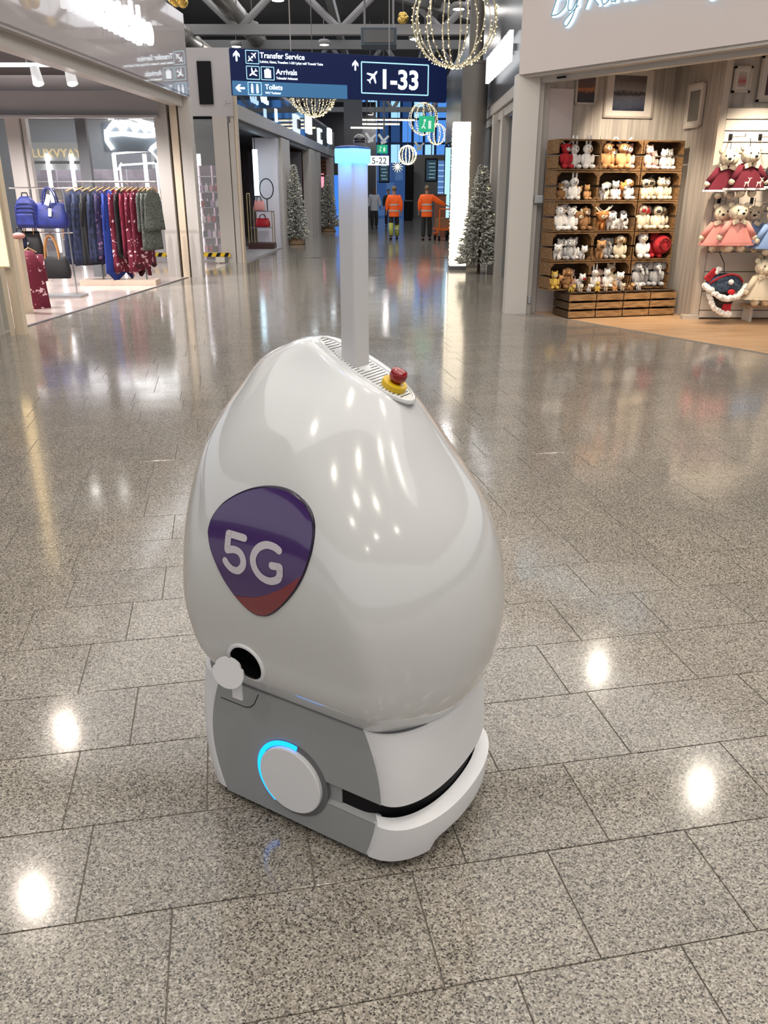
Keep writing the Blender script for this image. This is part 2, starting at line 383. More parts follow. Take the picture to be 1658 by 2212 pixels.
# round downlights; those far down the hall are seen, the near ones only mirror in floor and shell
lamp0 = None
def downlight(x, y, z, power, label, size=.075, group=None, color=(1, .90, .74)):
    global lamp0
    if lamp0 is None:
        t = thing('downlight', label, 'lamp', (x, y, z), 0, group)
        MB().lathe([(.15, 0), (.19, .01), (.19, .14), (.15, .16)], 20).build('housing', M_beaml, t, True)
        MB().lathe([(.0, -.004), (.155, -.004), (.155, .006), (0, .006)], 20).build('diffuser', M_lamp, t)
        rd = MB().tube((0, 0, 0), (0, 0, 1), .012).build('suspension_rod', M_beam, t); rd.location = (0, 0, .15); lamp0 = t
    else: t = dup(lamp0, (x, y, z), 0, label, group)
    for c_ in t.children:
        if c_.name.startswith('suspension'): c_.scale = (1, 1, 7.545-z-.15)
    area('downlight_lamp', (x, y, z-.03), power, size, color); return t
for x, y, lab in ((-5.0, 10.5, 'mirrored in the floor left of the robot base'), (-4.2, 7.3, 'mirrored in the floor at the lower left photo edge'), (3.8, 12.3, 'mirrored in the floor right of the robot shell'), (4.5, 9.2, 'mirrored in the floor at the lower right'),
             (0, 9.5, 'high in the hall a few steps beyond the robot'), (.2, 5.5, 'just beyond and high above the robot'), (-1.5, 2.0, 'high above the robot on its left'), (2.6, 3.2, 'high above the floor right of the robot'), (-2, 13.5, 'high before the left fascia'), (1.9, 15.5, 'high before the right corridor shop'),
             (1.6, 1.2, 'high above and right of the robot front'), (3.6, .6, 'high over the right foreground'), (.8, -2.4, 'a step behind the camera'), (2.2, -3.6, 'two steps behind the camera on the right'), (-1.6, -3, 'two steps behind the camera on the left'), (4.4, 2.8, 'high over the floor far right of the robot'), (1.4, 3.6, 'high over the floor just past the robot'), (5, -.8, 'outermost right behind the camera'), (-.6, -6, 'six steps behind the camera'), (2.2, -7, 'seven steps behind the camera on the right'), (4.6, -5, 'far behind the camera on the right'), (1, -10, 'ten steps behind the camera'), (-.3, 0, 'straight above the camera'), (3.2, -1.5, 'behind the camera on the right'), (-3.2, -.5, 'behind the camera on the left'), (.3, -4, 'farthest behind the camera'), (-9.1, 20.3, 'mirrored as the left dot of three in the left floor'), (-9.4, 24.1, 'mirrored as the upper dot of three in the left floor'),
             (-7.8, 20.8, 'mirrored as the right dot of three in the left floor'), (5.4, 20.8, 'mirrored as the left of two dots right of the shell'), (6.0, 21.3, 'mirrored as the right of two dots right of the shell'), (8.0, 19.3, 'mirrored in the floor below the toy shop')):
    downlight(x, y, 6.3, 24, 'round ceiling downlight '+lab, group='downlights over the near hall')
for px, py, Y, lab in ((545, 60, 28.5, 'white round downlight left of the roof braces above the sign'), (700, 97, 31.6, 'white downlight right above the wide sign'), (510, 101, 32, 'downlight just over the left end of the sign'),
                       (990, 20, 25.8, 'bright oval downlight seen inside the large wire ball'), (895, 85, 30.6, 'downlight above the right end of the sign'), (975, 185, 38, 'downlight beside the round column'),
                       (600, 1, 24.7, 'downlight at the top edge left of centre'), (833, 238, 55, 'small far downlight under the sign'), (800, 248, 55, 'dim far downlight under the sign')):
    p = at(px, py, Y); downlight(p.x, p.y, p.z, 45, lab, color=(1, .97, .93))
for k, (px, py, L) in enumerate(((835, 259, 3.2), (810, 268, 2.6), (792, 276, 1.6))):
    p = at(px, py, 51-3.5*k); t = thing('linear_light', ('longest upper', 'middle', 'short lower')[k]+' strip light of three glowing below the far truss', 'lamp', p, .1, 'far strip lights')
    MB().box((0, 0, 0), (L, .12, .08)).build('diffuser', glow('strip', (1, .93, .75), 2), t); MB().box((0, 0, .07), (L+.05, .16, .07)).build('housing', M_beam, t); MB().tube((0, 0, .1), (0, 0, 7.545-p.z), .015).build('suspension_rod', M_beam, t)

# ------------------------------------------------------------------ left shop A: fascia, beams, posts
fA, fB = Vector((-4.42, 4.8)), Vector((-3.66, 17.0))
mb = MB(); seg(mb, fA, fB, 3.27, 4.62, .3, 1); seg(mb, fA, fB, 3.25, 3.30, .34, 1)
fas = struct('wall_left', mb, M_fascia, 'glossy greige fascia of the left clothes shop', cat='wall')
mb = MB(); seg(mb, fA+Vector((-.12, 0)), fB+Vector((-.12, -.15)), 3.1, 3.25, .2, 1); struct('trim_4', mb, M_frame, 'bottom frame beam under the left fascia', cat='trim')
dA = (fB-fA).normalized(); angA = math.atan2(dA.y, dA.x)
# lit lettering standing off the fascia
p = onp(fA, fB, 318, 93); t = thing('shop_sign', 'white lit letters on the glossy left fascia', 'sign', (p.x, p.y, 3.78), angA)
MM = Matrix.Translation((.03, -.09, 0)) @ Matrix.Rotation(PI/2, 4, 'X')
o = text('lettering', 'marimekko', M_litm, t, MM, .66, .025, 'RIGHT', space=1.0, off=.008)
for k in range(8): MB().tube((-.3-.5*k, -.09, .15), (-.3-.5*k, 0, .15), .008).build('standoff_pin', M_steel, t)
# near left post (mirror-polished edge), glass counter
mb = MB(); mb.box((-4.375, 9.86, 1.6), (.11, .10, 3.2)); struct('trim_5', mb, M_creme, 'cream polished end post of the left shopfront', cat='trim')
mb = MB(); mb.box((-4.66, 9.95, 1.6), (.05, .05, 3.2)); mb.box((-4.68, 9.9, 3.13), (.8, .2, .1)); struct('trim_5', mb, M_frame, 'slim grey frame post at the left edge', cat='trim')
# far corner post of shop A
for x0, x1, m_, lab in ((365, 391, M_frame, 'broad inner strip'), (397, 411, M_creme, 'narrow cream strip'), (415, 438, M_frame, 'outer strip')):
    a = at(x0, 600, 16.9); b = at(x1, 600, 16.9); mb = MB(); mb.box(((a.x+b.x)/2, 17.02, 1.63), (b.x-a.x, .26, 3.26)); struct('trim_6', mb, m_, lab+' of the corner post of the left shop', cat='trim')
mb = MB(); mb.box((-4.02, 17.18, 1.6), (.64, .1, 3.2)); struct('trim_6', mb, M_dgrey, 'dark core of the corner post', cat='trim')
# back opening of shop A
mb = MB(); mb.box((-8.2, 17.0, 3.15), (7.9, .25, .42)); mb.box((-8.2, 16.9, 2.92), (7.9, .3, .04)); struct('trim_7', mb, M_frame2, 'grey header beam at the back of the left shop', cat='trim')
mb = MB(); mb.box((-8.2, 17.05, 3.75), (7.9, .1, .75)); struct('wall_back', mb, mat('soffit', (.66, .63, .64), .5), 'pale soffit panel over the back opening of the left shop', cat='wall')
mb = MB(); mb.box((-7.05, 17.0, 1.47), (.26, .2, 2.94)); mb.box((-6.86, 17.05, 1.47), (.08, .15, 2.94)); struct('trim_8', mb, M_frame, 'post left of the back opening of the left shop', cat='trim')
mb = MB(); mb.box((-5.78, 17.03, 1.47), (.2, .12, 2.94)); struct('trim_8', mb, M_dgrey, 'dark middle mullion of the back opening', cat='trim')
mb = MB(); mb.prism([(-4.55, 9.6, 3.62), (-3.95, 16.9, 3.62), (-12, 16.9, 3.62), (-12, 9.6, 3.62)], (0, 0, .08)); struct('ceiling.001', mb, mat('shopceil', (.10, .095, .10), .8), 'dark ceiling inside the left shop', cat='ceiling')
t = thing('track_light', 'white ceiling track with two spot heads inside the left shop', 'lamp', (at(50, 140, 12.6).x, 12.6, at(50, 140, 12.6).z-.1))
MB().box((0, 0, .1), (1.3, .05, .05)).build('track', glow('track_white', (1, 1, 1), 1.0), t)
for x in (.15, .62):
    MB().tube((x-.1, 0, .12), (x-.1, 0, .6), .01).build('hanging_rod', M_plast, t); hd = MB().tube((x, 0, .06), (x+.05, -.06, -.14), .06, .075, 14).build('spot_head', mat('white_spot', (.85, .85, .85), .3, emit=(1, 1, 1), es=.5), t)
    MB().tube((x+.05, -.062, -.14), (x+.052, -.064, -.146), .06, n=14).build('lens', M_lamp, hd)
spot('spot_lamp', (-6.0, 13.3, 3.2), 260, (-5.4, 14.6, 0), 13, .3, (1, .95, .93), .03)
spot('spot_lamp', (-5.6, 13.3, 3.2), 320, (-4.7, 15.9, .8), 60, .6, (1, .95, .9), .03)
spot('spot_lamp', (-5.4, 10.6, 3.2), 240, (-4.9, 12.9, 1.0), 60, .6, (1, .9, .8), .03)
for x_, y_ in ((-7.4, 12.2), (-5.6, 12.0), (-7.2, 14.8), (-5.2, 15.2)): spot('spot_lamp', (x_, y_, 3.5), 420, (x_, y_+.2, 0), 130, .6, (1, .94, .93), .07)
spot('spot_lamp', (-2.3, 23.2, 3.1), 160, (-3.5, 26.4, 1.6), 50, .8, (.95, .95, 1), .05)  # added spot without a fixture, brightens the white pillar
spot('spot_lamp', (-3.4, 8.0, 3.2), 60, (-4.3, 9.9, 1.2), 40, .6, (1, .85, .62), .03)  # added warm spot without a fixture, lights the cream end post

# ------------------------------------------------------------------ shop B (facing) and its corridor front
bC, bD = Vector((-3.42, 20.4)), Vector((-3.42+.0425*24, 44.4))
def sx(px): r = onp(bC, bD, px, 415); return Vector((r.x, r.y))
mb = MB(); mb.box((-8, 20.5, 3.9), (9.15, .2, 1.36)); struct('wall_left.001', mb, M_frame2, 'grey wall panel over the far shop window', cat='wall')
p = at(443, 178, 20.38); mb = MB(); mb.box((p.x, 20.37, 3.88), (.31, .05, .86)); t = tag(mb.build('display_screen', M_black), 'black switched-off screen on the grey wall left of the big sign', 'screen')
p = at(490, 221, 20.37); t = thing('arrow_marking', 'small white left arrow on the grey wall under the big sign', 'marking', (p.x, 20.385, p.z))
mb = MB(); mb.path([(.08, 0, 0), (-.08, 0, 0)], .008); mb.path([(-.02, 0, .06), (-.08, 0, 0), (-.02, 0, -.06)], .008); mb.build('arrow', mat('pale', (.6, .6, .66), .5), t)
mb = MB(); mb.box((-3.75, 20.5, 1.61), (.34, .2, 3.22)); mb.box((-3.50, 20.52, 1.61), (.12, .2, 3.22)); struct('trim_9', mb, M_frame, 'two-part corner post of the far left shop', cat='trim')
mb = MB(); mb.box((-3.41, 20.6, 1.9), (.05, .3, 3.8)); struct('trim_9', mb, M_creme, 'pale front edge of the far corner post', cat='trim')
# striped barrier strip
t = thing('hazard_strip', 'yellow and black striped strip along the foot of the far shop window', 'barrier', (-5.2, 20.3, .2))
MB().box((0, 0, 0), (3.0, .04, .09)).build('yellow_board', M_yellow, t)
for k in range(15): MB().prism([(-1.45+.2*k, -.022, -.045), (-1.36+.2*k, -.022, -.045), (-1.31+.2*k, -.022, .045), (-1.40+.2*k, -.022, .045)], (0, -.004, 0)).build('black_stripe', M_black, t)
for x in (-1.4, 1.4): MB().box((x, 0, -.12), (.05, .05, .16)).build('foot', M_dgrey, t)
mb = MB(); p = at(475, 552, 20.25); mb.box((p.x, 20.24, .09), (.22, .02, .12)); tag(mb.build('paper_notice', mat('paper', (.6, .58, .5), .8)), 'small cream notice below the striped strip', 'notice')
mb = MB(); mb.box((-7.5, 20.45, 1.6), (7.2, .012, 3.1)); o = struct('window_1', mb, mat('clear_glass', (.9, .95, .95), .02, alpha=.12, spec=.8), 'glass front of the far left shop', cat='window')
# interior of shop B
mb = MB(); mb.box((-8.9, 26, 1.8), (6.2, .1, 3.6)); struct('wall_back.001', mb, mat('shop_wall', (.16, .19, .22), .6), 'blue-grey back wall of the far left shop', cat='wall')
mb = MB(); mb.box((-8, 24, 3.66), (9, 7, .06)); struct('ceiling.002', mb, mat('cb', (.05, .06, .07), .8), 'dark ceiling of the far left shop', cat='ceiling')
t = thing('display_bulkhead', 'pale bulkhead with gold letters over white lit shelving', 'display', (-6.9, 21.8, 0))
p0, p1 = at(60, 322, 21.8), at(186, 322, 21.8)
MB().box(((p0.x+p1.x)/2+6.9, 0, 2.42), (p1.x-p0.x, .3, .62)).build('bulkhead', mat('bh', (.50, .55, .56), .5), t)
text('lettering', 'LUXVYAY', mat('gold_letters', (.8, .62, .28), .3, .6, emit=(1, .75, .35), es=.4), t, upright(p0.x+6.9+.15, -.17, 2.40), .27, .015, space=1.05)
MB().box(((p0.x+p1.x)/2+6.9, -.16, 2.28), (p1.x-p0.x-.2, .02, .06)).build('shadow_gap', M_black, t)
t = thing('display_bulkhead', 'pale box header right of the dark mullion in the far shop', 'display', (-5.2, 21.8, 0))
MB().box((0, 0, 2.42), (1.05, .3, .55)).build('bulkhead', mat('bh2', (.45, .50, .52), .5), t); MB().box((0, -.16, 2.3), (.9, .02, .06)).build('shadow_gap', M_black, t)
LT = [(103, 350), (155, 350), (247, 350), (313, 350), (352, 350), (428, 330)]
for k, (px, py) in enumerate(LT):
    p = at(px, py, 21.6); t = thing('light_tube', ('leftmost', 'second', 'third', 'fourth', 'fifth', 'rightmost')[k]+' upright white light tube among the far shop shelves', 'lamp', (p.x, 21.6, 0), 0, 'upright light tubes')
    MB().box((0, 0, 1.32), (.085 if k != 4 else .03, .05, 2.3)).build('tube', glow('tube_white', (1, .96, 1), 4.5), t); MB().box((0, .04, .1), (.12, .1, .2)).build('base', M_steel, t)
# shelving with bags behind the glass
def bag(name, label, loc, w, h, dpt, m, mh, rz=0, group=None, hh=None, tilt=0):
    t = thing(name, label, 'bag', loc, rz, group); n = 20; rings = []
    for k in range(7):
        z = h*k/6; f = (1.0, 1.04, 1.05, 1.03, .98, .92, .88)[k]; g = (.9, 1.1, 1.1, 1, .85, .6, .35)[k]; r = []
        for i in range(n):
            a = 2*PI*i/n; cx_, sx_ = math.cos(a), math.sin(a)
            r.append((w/2*f*math.copysign(abs(cx_)**.5, cx_), dpt/2*g*math.copysign(abs(sx_)**.6, sx_)*(1+.06*math.sin(5*a+k)), z))
        rings.append(r)
    MB().loft(rings).build('bag_body', m, t, True)
    hh = hh or h*.5
    for sy in (-1, 1):
        pts = [(-w*.22, sy*dpt*.2, h*.85)]+[(-w*.22*math.cos(PI*j/8), sy*dpt*.2, h*.95+hh*math.sin(PI*j/8)) for j in range(9)]+[(w*.22, sy*dpt*.2, h*.85)]
        MB().path(pts, max(.008, w*.025)).build('handle', mh, t)
    return t
t = thing('wall_shelving', 'white wire shelving full of small goods behind the far shop window', 'shelving', (-6.6, 22.3, 0))
for z in (.45, .95, 1.4, 1.85): MB().box((0, 0, z), (5.2, .3, .03)).build('shelf', mat('shelf_w', (.6, .6, .64), .4), t)
for x in (-2.7, -1.8, -.9, 0, .9, 1.8, 2.35, 2.7): MB().box((x, .12, 1.15), (.03, .03, 2.0)).build('upright', mat('upr', (.7, .68, .72), .3), t)
MB().box((0, .2, 1.15), (5.2, .02, 2.0)).build('back_panel', mat('bp', (.42, .36, .42), .6, noise=.25, nscale=3), t)
cols = [(M_pinkc, 'pink'), (M_redc, 'dark red'), (M_blackc, 'black'), (mat('taupe', (.22, .18, .15), .6), 'taupe'), (mat('lilac', (.4, .3, .42), .6), 'lilac'), (M_tan, 'tan')]
onames = ('first', 'second', 'third', 'fourth', 'fifth', 'sixth', 'seventh', 'eighth', 'ninth', 'tenth')
protos = {}
for zi, z in enumerate((.47, .97, 1.42)):
    for k in range(8):
        x = -2.45+.64*k; m_, cn = cols[(k*5+zi*2) % 6]; sh = ('bottom', 'middle', 'top')[zi]
        lab = f'{cn} handbag, {onames[k]} from the left on the {sh} shelf behind the far shop glass'
        if cn not in protos: protos[cn] = bag('handbag', lab, (-6.6+x, 22.2, z), .30, .22, .13, m_, m_, 0, 'handbags on the far shop shelves')
        else: dup(protos[cn], (-6.6+x, 22.2, z), 0, lab)
p = at(136, 432, 20.9); 
t = thing('display_table', 'low white display table behind the far shop window', 'table', (p.x, 21.0, 0))
MB().box((0, 0, .95), (.6, .4, .05)).build('table_top', M_plast, t)
for x in (-.27, .27):
    for y in (-.17, .17): MB().box((x, y, .46), (.04, .04, .93)).build('leg', M_plast, t)
bag('handbag', 'dusty pink handbag on the white table between the light tubes', (p.x, 21.0, .975), .42, .32, .16, M_pinkc, M_pinkc)
# right window bay with small cosmetics
t = thing('cosmetics_stand', 'narrow lit stand of pink and black small goods in the far window', 'shelving', (-4.2, 21.2, 0))
for z in (.2, .55, .9, 1.25, 1.6, 1.95): MB().box((0, 0, z), (.6, .25, .02)).build('shelf', M_chrome, t)
for x in (-.3, 0, .3): MB().box((x, .1, 1.1), (.03, .03, 2.2)).build('upright', mat('pinkupr', (.7, .5, .62), .3, emit=(1, .7, .9), es=.3), t)
MB().box((0, .13, 1.1), (.6, .02, 2.2)).build('back_panel', mat('bpp', (.20, .15, .20), .6), t)
boxm = [mat('gp', (.6, .28, .36), .5), mat('gk', (.03, .02, .04), .4), mat('gw', (.7, .62, .68), .4), mat('gr', (.35, .03, .06), .4), mat('gl', (.45, .3, .5), .4)]
pr = None
for zi, z in enumerate((.21, .56, .91, 1.26, 1.61)):
    for k in range(5):
        lab = f'small carton {onames[k]} from left, {onames[zi]} shelf up, lit cosmetics stand'
        if pr is None:
            pr = thing('product_box', lab, 'box', (-4.44+.12*k, 21.15, z), 0, 'small goods on the lit stand')
            MB().box((0, 0, .07), (.085, .07, .14), bev=.005).build('carton', boxm[0], pr); MB().tube((0, 0, .14), (0, 0, .19), .02, n=10).build('cap', M_chrome, pr); o = pr
        else: o = dup(pr, (-4.44+.12*k, 21.15, z), random.uniform(-.2, .2), lab)
        remat(o, {'carton': boxm[(k*3+zi) % 5]})
# mirrored reflection of a lit sign, built as glowing scribble tubes
p = at(262, 290, 20.2); t = thing('sign_reflection', 'brilliant white reflection of a lit script sign, built as glow above the clothes rack', 'sign', (p.x, 20.34, p.z))
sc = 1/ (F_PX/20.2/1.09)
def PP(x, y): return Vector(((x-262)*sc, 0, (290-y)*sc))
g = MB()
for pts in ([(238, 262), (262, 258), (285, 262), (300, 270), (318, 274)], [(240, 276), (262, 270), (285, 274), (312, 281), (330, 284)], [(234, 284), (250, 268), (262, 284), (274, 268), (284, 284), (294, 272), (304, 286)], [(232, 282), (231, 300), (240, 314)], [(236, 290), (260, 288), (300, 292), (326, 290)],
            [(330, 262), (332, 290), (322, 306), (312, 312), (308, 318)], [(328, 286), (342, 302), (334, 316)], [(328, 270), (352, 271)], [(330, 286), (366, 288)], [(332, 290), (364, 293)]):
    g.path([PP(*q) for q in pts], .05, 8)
g.build('reflected_script', glow('reflection_white', (1, 1, 1), 4), t, True)
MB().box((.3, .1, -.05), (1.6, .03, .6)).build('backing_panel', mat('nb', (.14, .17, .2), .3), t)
t = thing('display_arch', 'white outlined arch frame glowing behind the right end of the clothes rack', 'display', (at(300, 400, 21.0).x, 21.0, 0))
g = MB(); k_ = .0105
for pts in ([(-46, 1.0), (-46, 2.45), (30, 2.52), (42, 2.35), (46, 1.0)], [(-34, 1.2), (-34, 2.2), (36, 2.25)], [(30, 2.52), (34, 2.7), (40, 2.5)], [(-46, 2.2), (-38, 2.1), (-30, 2.25)], [(38, 2.25), (40, 1.0)]): g.path([(x*k_*1.15, 0, z) for x, z in pts], .022, 6)
g.build('outline_tube', glow('arch_white', (1, .97, 1), 2.2), t); MB().box((0, .05, .5), (1.0, .3, 1.0)).build('cabinet', mat('cabw', (.5, .48, .5), .4), t)
for x_ in (-.3, .1, .35): MB().sph((x_, 0, 1.18), (.11, .06, .16), 10, 8).build('goods', (M_pinkc, M_redc, M_blackc)[int(x_*3) % 3], t, True)
# corridor front of shop B
def bseg(mb, px0, px1, z0, z1, th=.2, sd=1): seg(mb, sx(px0), sx(px1), z0, z1, th, sd); return mb
mb = MB(); seg(mb, bC, bD, 3.2, 3.5, .3, 1); struct('wall_left.002', mb, mat('band', (.40, .38, .37), .35), 'pale band over the corridor shopfronts on the left', cat='wall')
mb = MB(); seg(mb, bC+Vector((-.1, 0)), bD+Vector((-.1, 0)), 3.08, 3.2, .2, 1); struct('trim_10', mb, M_dgrey, 'dark door rail under the left band', cat='trim')
mb = MB(); seg(mb, bC+Vector((-.1, .3)), bD+Vector((-.1, 0)), 3.5, 4.35, .15, 1); struct('wall_left.003', mb, M_glassd, 'dark glass fascia above the left corridor shops', cat='wall')
mb = MB(); seg(mb, bC+Vector((-.2, .3)), bD+Vector((-.2, 0)), 4.35, 4.5, .4, 1); struct('trim_11', mb, M_beaml, 'grey capping above the dark glass fascia', cat='trim')
for a, b in ((612, 629), (672, 683), (686, 694), (716, 722)):
    mb = bseg(MB(), a, b, 0, 3.15, .3); struct('trim_12', mb, M_frame, 'slim post between the left corridor shops', cat='trim')
# lit signs on the dark glass
angB = math.atan2(24, .0425*24)
p = onp(bC, bD, 562, 232); t = thing('shop_sign', 'pale blue lit lettering on the dark glass left of the corridor', 'sign', (p.x+.0, p.y, 3.72), angB)
text('lettering', 'CCC', M_litb, t, Matrix.Translation((0, -.03, .12)) @ Matrix.Rotation(PI/2, 4, 'X'), .5, .02, off=.012); MB().box((2.2, -.05, -.05), (.3, .04, .34)).build('lit_block', M_litb, t)
for px, lab, z in ((659, 'nearer white square lit sign on the dark glass', 3.92), (705, 'farther white square lit sign on the dark glass', 3.95)):
    q = onp(bC, bD, px, 265); t = thing('light_box_sign', lab, 'sign', (q.x, q.y, z-.25), angB)
    MB().box((0, -.12, .25), (1.1, .12, .62)).build('lit_face', M_signw, t); MB().box((0, -.03, .25), (.5, .08, .3)).build('bracket', M_dgrey, t)
# bay 1 interior, white pillar, bay 2
mb = MB(); seg(mb, (-3.36, 20.8), (-3.14, 26.3), 0, .03, 2.2, 1); struct('floor.003', mb, mat('bwfloor', (.5, .5, .52), .2), 'white shop floor edge beyond the corner post', cat='floor')
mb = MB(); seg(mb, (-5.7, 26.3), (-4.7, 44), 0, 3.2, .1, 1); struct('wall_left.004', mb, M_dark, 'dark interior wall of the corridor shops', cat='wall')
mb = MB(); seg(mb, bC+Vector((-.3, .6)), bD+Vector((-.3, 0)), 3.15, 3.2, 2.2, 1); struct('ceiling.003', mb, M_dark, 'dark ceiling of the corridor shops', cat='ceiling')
mb = MB(); mb.box((-3.56, 26.6, 1.55), (.72, .5, 3.1)); struct('wall_left.005', mb, mat('white_pillar', (.55, .54, .58), .3), 'white pillar inside the corridor shop', cat='wall')
for px, lab in ((640, 'grey display wall in the second bay'), (700, 'dark timber wall in the third bay')):
    a = sx(px); mb = MB(); mb.box((a.x-1.1, a.y+3.2, 1.5), (2.0, .1, 3.0)); struct('wall_left.006', mb, mat('bay', (.16, .15, .17) if px == 640 else (.09, .04, .02), .5), lab, cat='wall')
a = sx(705); t = thing('slatted_canopy', 'dark timber slatted canopy over the third bay of the left corridor', 'canopy', (a.x-1.0, a.y+1, 2.3))
for k in range(5): MB().box((0, 0, .65-.16*k), (1.9, .06, .09)).build('slat', mat('sl', (.16, .07, .03), .5), t)
for x_ in (-.9, .9): MB().box((x_, .05, .43), (.06, .06, .94)).build('hanger_bar', M_woodd, t)
a = sx(655); t = thing('wall_art', 'amber lit timber panel with dark garment in the second bay', 'panel', (a.x-.9, a.y+3.0, 0))
MB().box((0, 0, .75), (.8, .05, 1.5)).build('amber_panel', mat('amb', (.5, .22, .05), .4, emit=(1, .45, .1), es=.25), t); MB().box((.0, -.05, 1.7), (.3, .1, 1.1)).build('dark_garment', M_blackc, t)  # warm light falling on the timber is put in as emission
p = at(555, 420, 25.6); t = thing('light_tube', 'short bright blue-white tube lamp over the gold display stand', 'lamp', (p.x, 25.6, 1.5))
MB().tube((0, 0, 0), (0, 0, 1.25), .075, n=12).build('tube', glow('tube_blue', (.6, .85, 1), 2.4), t); MB().tube((0, 0, -.03), (0, 0, 0), .07, n=12).build('socket', M_black, t)
MB().tube((0, 0, 1.25), (0, 0, 1.64), .01).build('cable', M_black, t)
# gold display stand
p = at(567, 532, 22.6); t = thing('display_stand', 'gold-framed display stand on a dark round-cornered plinth', 'stand', (at(567, 533, 25.4).x, 25.4, 0)); t.scale = (1.25, 1.25, 1.25); GS = at(567, 533, 25.4).x
MB().box((0, 0, .08), (.62, .5, .16), bev=.03).build('plinth', mat('darkred_pl', (.06, .025, .02), .4), t)
gm = mat('gold_frame', (.45, .36, .2), .3, .8)
for x, h in ((-.28, 1.25), (-.14, .95), (.28, .85)): MB().path([(x, -.2, .16), (x, -.2, h), (x, .2, h), (x, .2, .16)], .012).build('frame_leg', gm, t)
MB().box((.08, 0, .86), (.42, .36, .02)).build('shelf', M_chrome, t); MB().box((0, 0, .5), (.5, .36, .02)).build('shelf', M_chrome, t)
mb = MB(); mb.path([(.16+.16*math.cos(a_*PI/12), 0, 1.35+.22*math.sin(a_*PI/12)) for a_ in range(25)], .012); mb.tube((.16, 0, .87), (.16, 0, 1.13), .012); mb.build('round_mirror', M_black, t)
bag('handbag', 'pink handbag on the gold display stand', (GS-.02, 25.3, 1.09), .30, .28, .14, M_pinkc, M_black)
bag('handbag', 'bright red handbag on the lower shelf of the gold stand', (GS+.05, 25.35, .642), .42, .24, .16, mat('redbag', (.45, .01, .02), .4), M_redc)
# red lit and blue patches further on
a = sx(700); t = thing('lit_panel', 'glowing red and pink panel beyond the second tree', 'sign', (a.x-.35, a.y+2.2, 0)); 
MB().box((-.2, 0, 2.1), (.2, .04, .6)).build('red_face', glow('redglow', (1, .08, .1), 1.4), t); MB().box((.1, 0, 2.1), (.2, .04, .6)).build('pink_face', glow('pinkglow', (1, .3, .4), 1.3), t); MB().box((0, .05, 1.0), (.6, .05, 2.0)).build('stand_panel', M_dgrey, t)
a = sx(722); t = tag(MB().box((a.x-.05, a.y+1.2, 1.2), (.5, .08, 2.4)).build('lit_panel', glow('blueglow', (.05, .25, .9), .9)), 'blue glowing panel just left of the robot mast', 'sign')

# ------------------------------------------------------------------ right side: pillar, fascia, far shop
mb = MB(); mb.box((1.85, 11.72, 1.5), (.30, .24, 3.0)); struct('wall_right', mb, mat('pillar_white', (.70, .66, .62), .35), 'pale pillar at the corner of the toy shop', cat='wall')
mb = MB(); mb.box((2.035, 11.74, 1.5), (.06, .2, 3.0)); mb.box((2.11, 11.84, 1.5), (.08, .2, 3.0)); mb.box((2.19, 11.95, 1.5), (.05, .2, 3.0)); struct('trim_13', mb, M_frame, 'door rail strips beside the right pillar', cat='trim')
t = tag(MB().box((2.04, 11.62, .2), (.045, .04, .11), bev=.008).build('door_lock', M_steel), 'small metal floor lock at the foot of the right pillar', 'lock')
t = tag(MB().box((2.08, 11.60, 1.51), (.13, .05, .10), bev=.008).build('door_lock', M_steel), 'grey lock bracket half way up the right pillar', 'lock')
rA, rB = Vector((1.72, 11.6)), Vector((4.9, 7.66))
mb = MB(); seg(mb, rA, rB, 2.99, 4.6, .3, 1); struct('wall_right.001', mb, M_fasciaR, 'pink-grey fascia of the toy shop on the right', cat='wall')
mb = MB(); seg(mb, rA+Vector((.03, .05)), rB, 2.955, 2.99, .34, 1); seg(mb, rA+Vector((.28, .02)), rB+Vector((.12, .08)), 2.90, 2.955, .12, 1); struct('trim_14', mb, M_frame, 'header rail under the right fascia', cat='trim')
mb = MB(); mb.box((2.20, 11.28, 2.925), (.13, .02, .022), rz=-.89); tag(mb.build('rating_plate', M_black), 'tiny black plate on the right header rail', 'plate')
dR = (rB-rA).normalized(); angR = math.atan2(dR.y, dR.x)
p = onp(rA, rB, 1196, 35); t = thing('shop_sign', 'pale blue script letters with white glow at the top of the right fascia', 'sign', (p.x, p.y, p.z), angR)
LET = {'B': [[(0, 0), (.08, .62)], [(.08, .62), (.3, .6), (.33, .48), (.2, .35), (.08, .34)], [(.08, .34), (.28, .3), (.34, .15), (.2, .01), (0, 0)]],
       'y': [[(0, .32), (.04, .08), (.16, .04), (.26, .3)], [(.27, .34), (.22, -.1), (.12, -.28), (.02, -.2), (.1, -.08), (.3, .1)]],
       'K': [[(0, 0), (.1, .6)], [(.35, .6), (.1, .28), (.34, .02)]], 'a': [[(.24, .3), (.08, .32), (0, .14), (.08, .01), (.2, .1), (.26, .32), (.24, .06), (.34, .04)]],
       'n': [[(.02, .32), (.04, .0)], [(.04, .2), (.14, .32), (.22, .28), (.2, .04), (.3, .04)]], 'e': [[(.02, .16), (.2, .2), (.2, .3), (.08, .32), (.0, .16), (.08, .01), (.26, .06)]],
       'u': [[(.02, .32), (.02, .06), (.12, .0), (.22, .12), (.24, .32), (.22, .05), (.32, .04)]], 'r': [[(.02, .3), (.04, .02)], [(.04, .2), (.14, .32), (.22, .28)]],
       'O': [[(.2, .6), (.04, .5), (0, .26), (.1, .02), (.26, .06), (.36, .3), (.3, .54), (.2, .6)]]}
x = 0
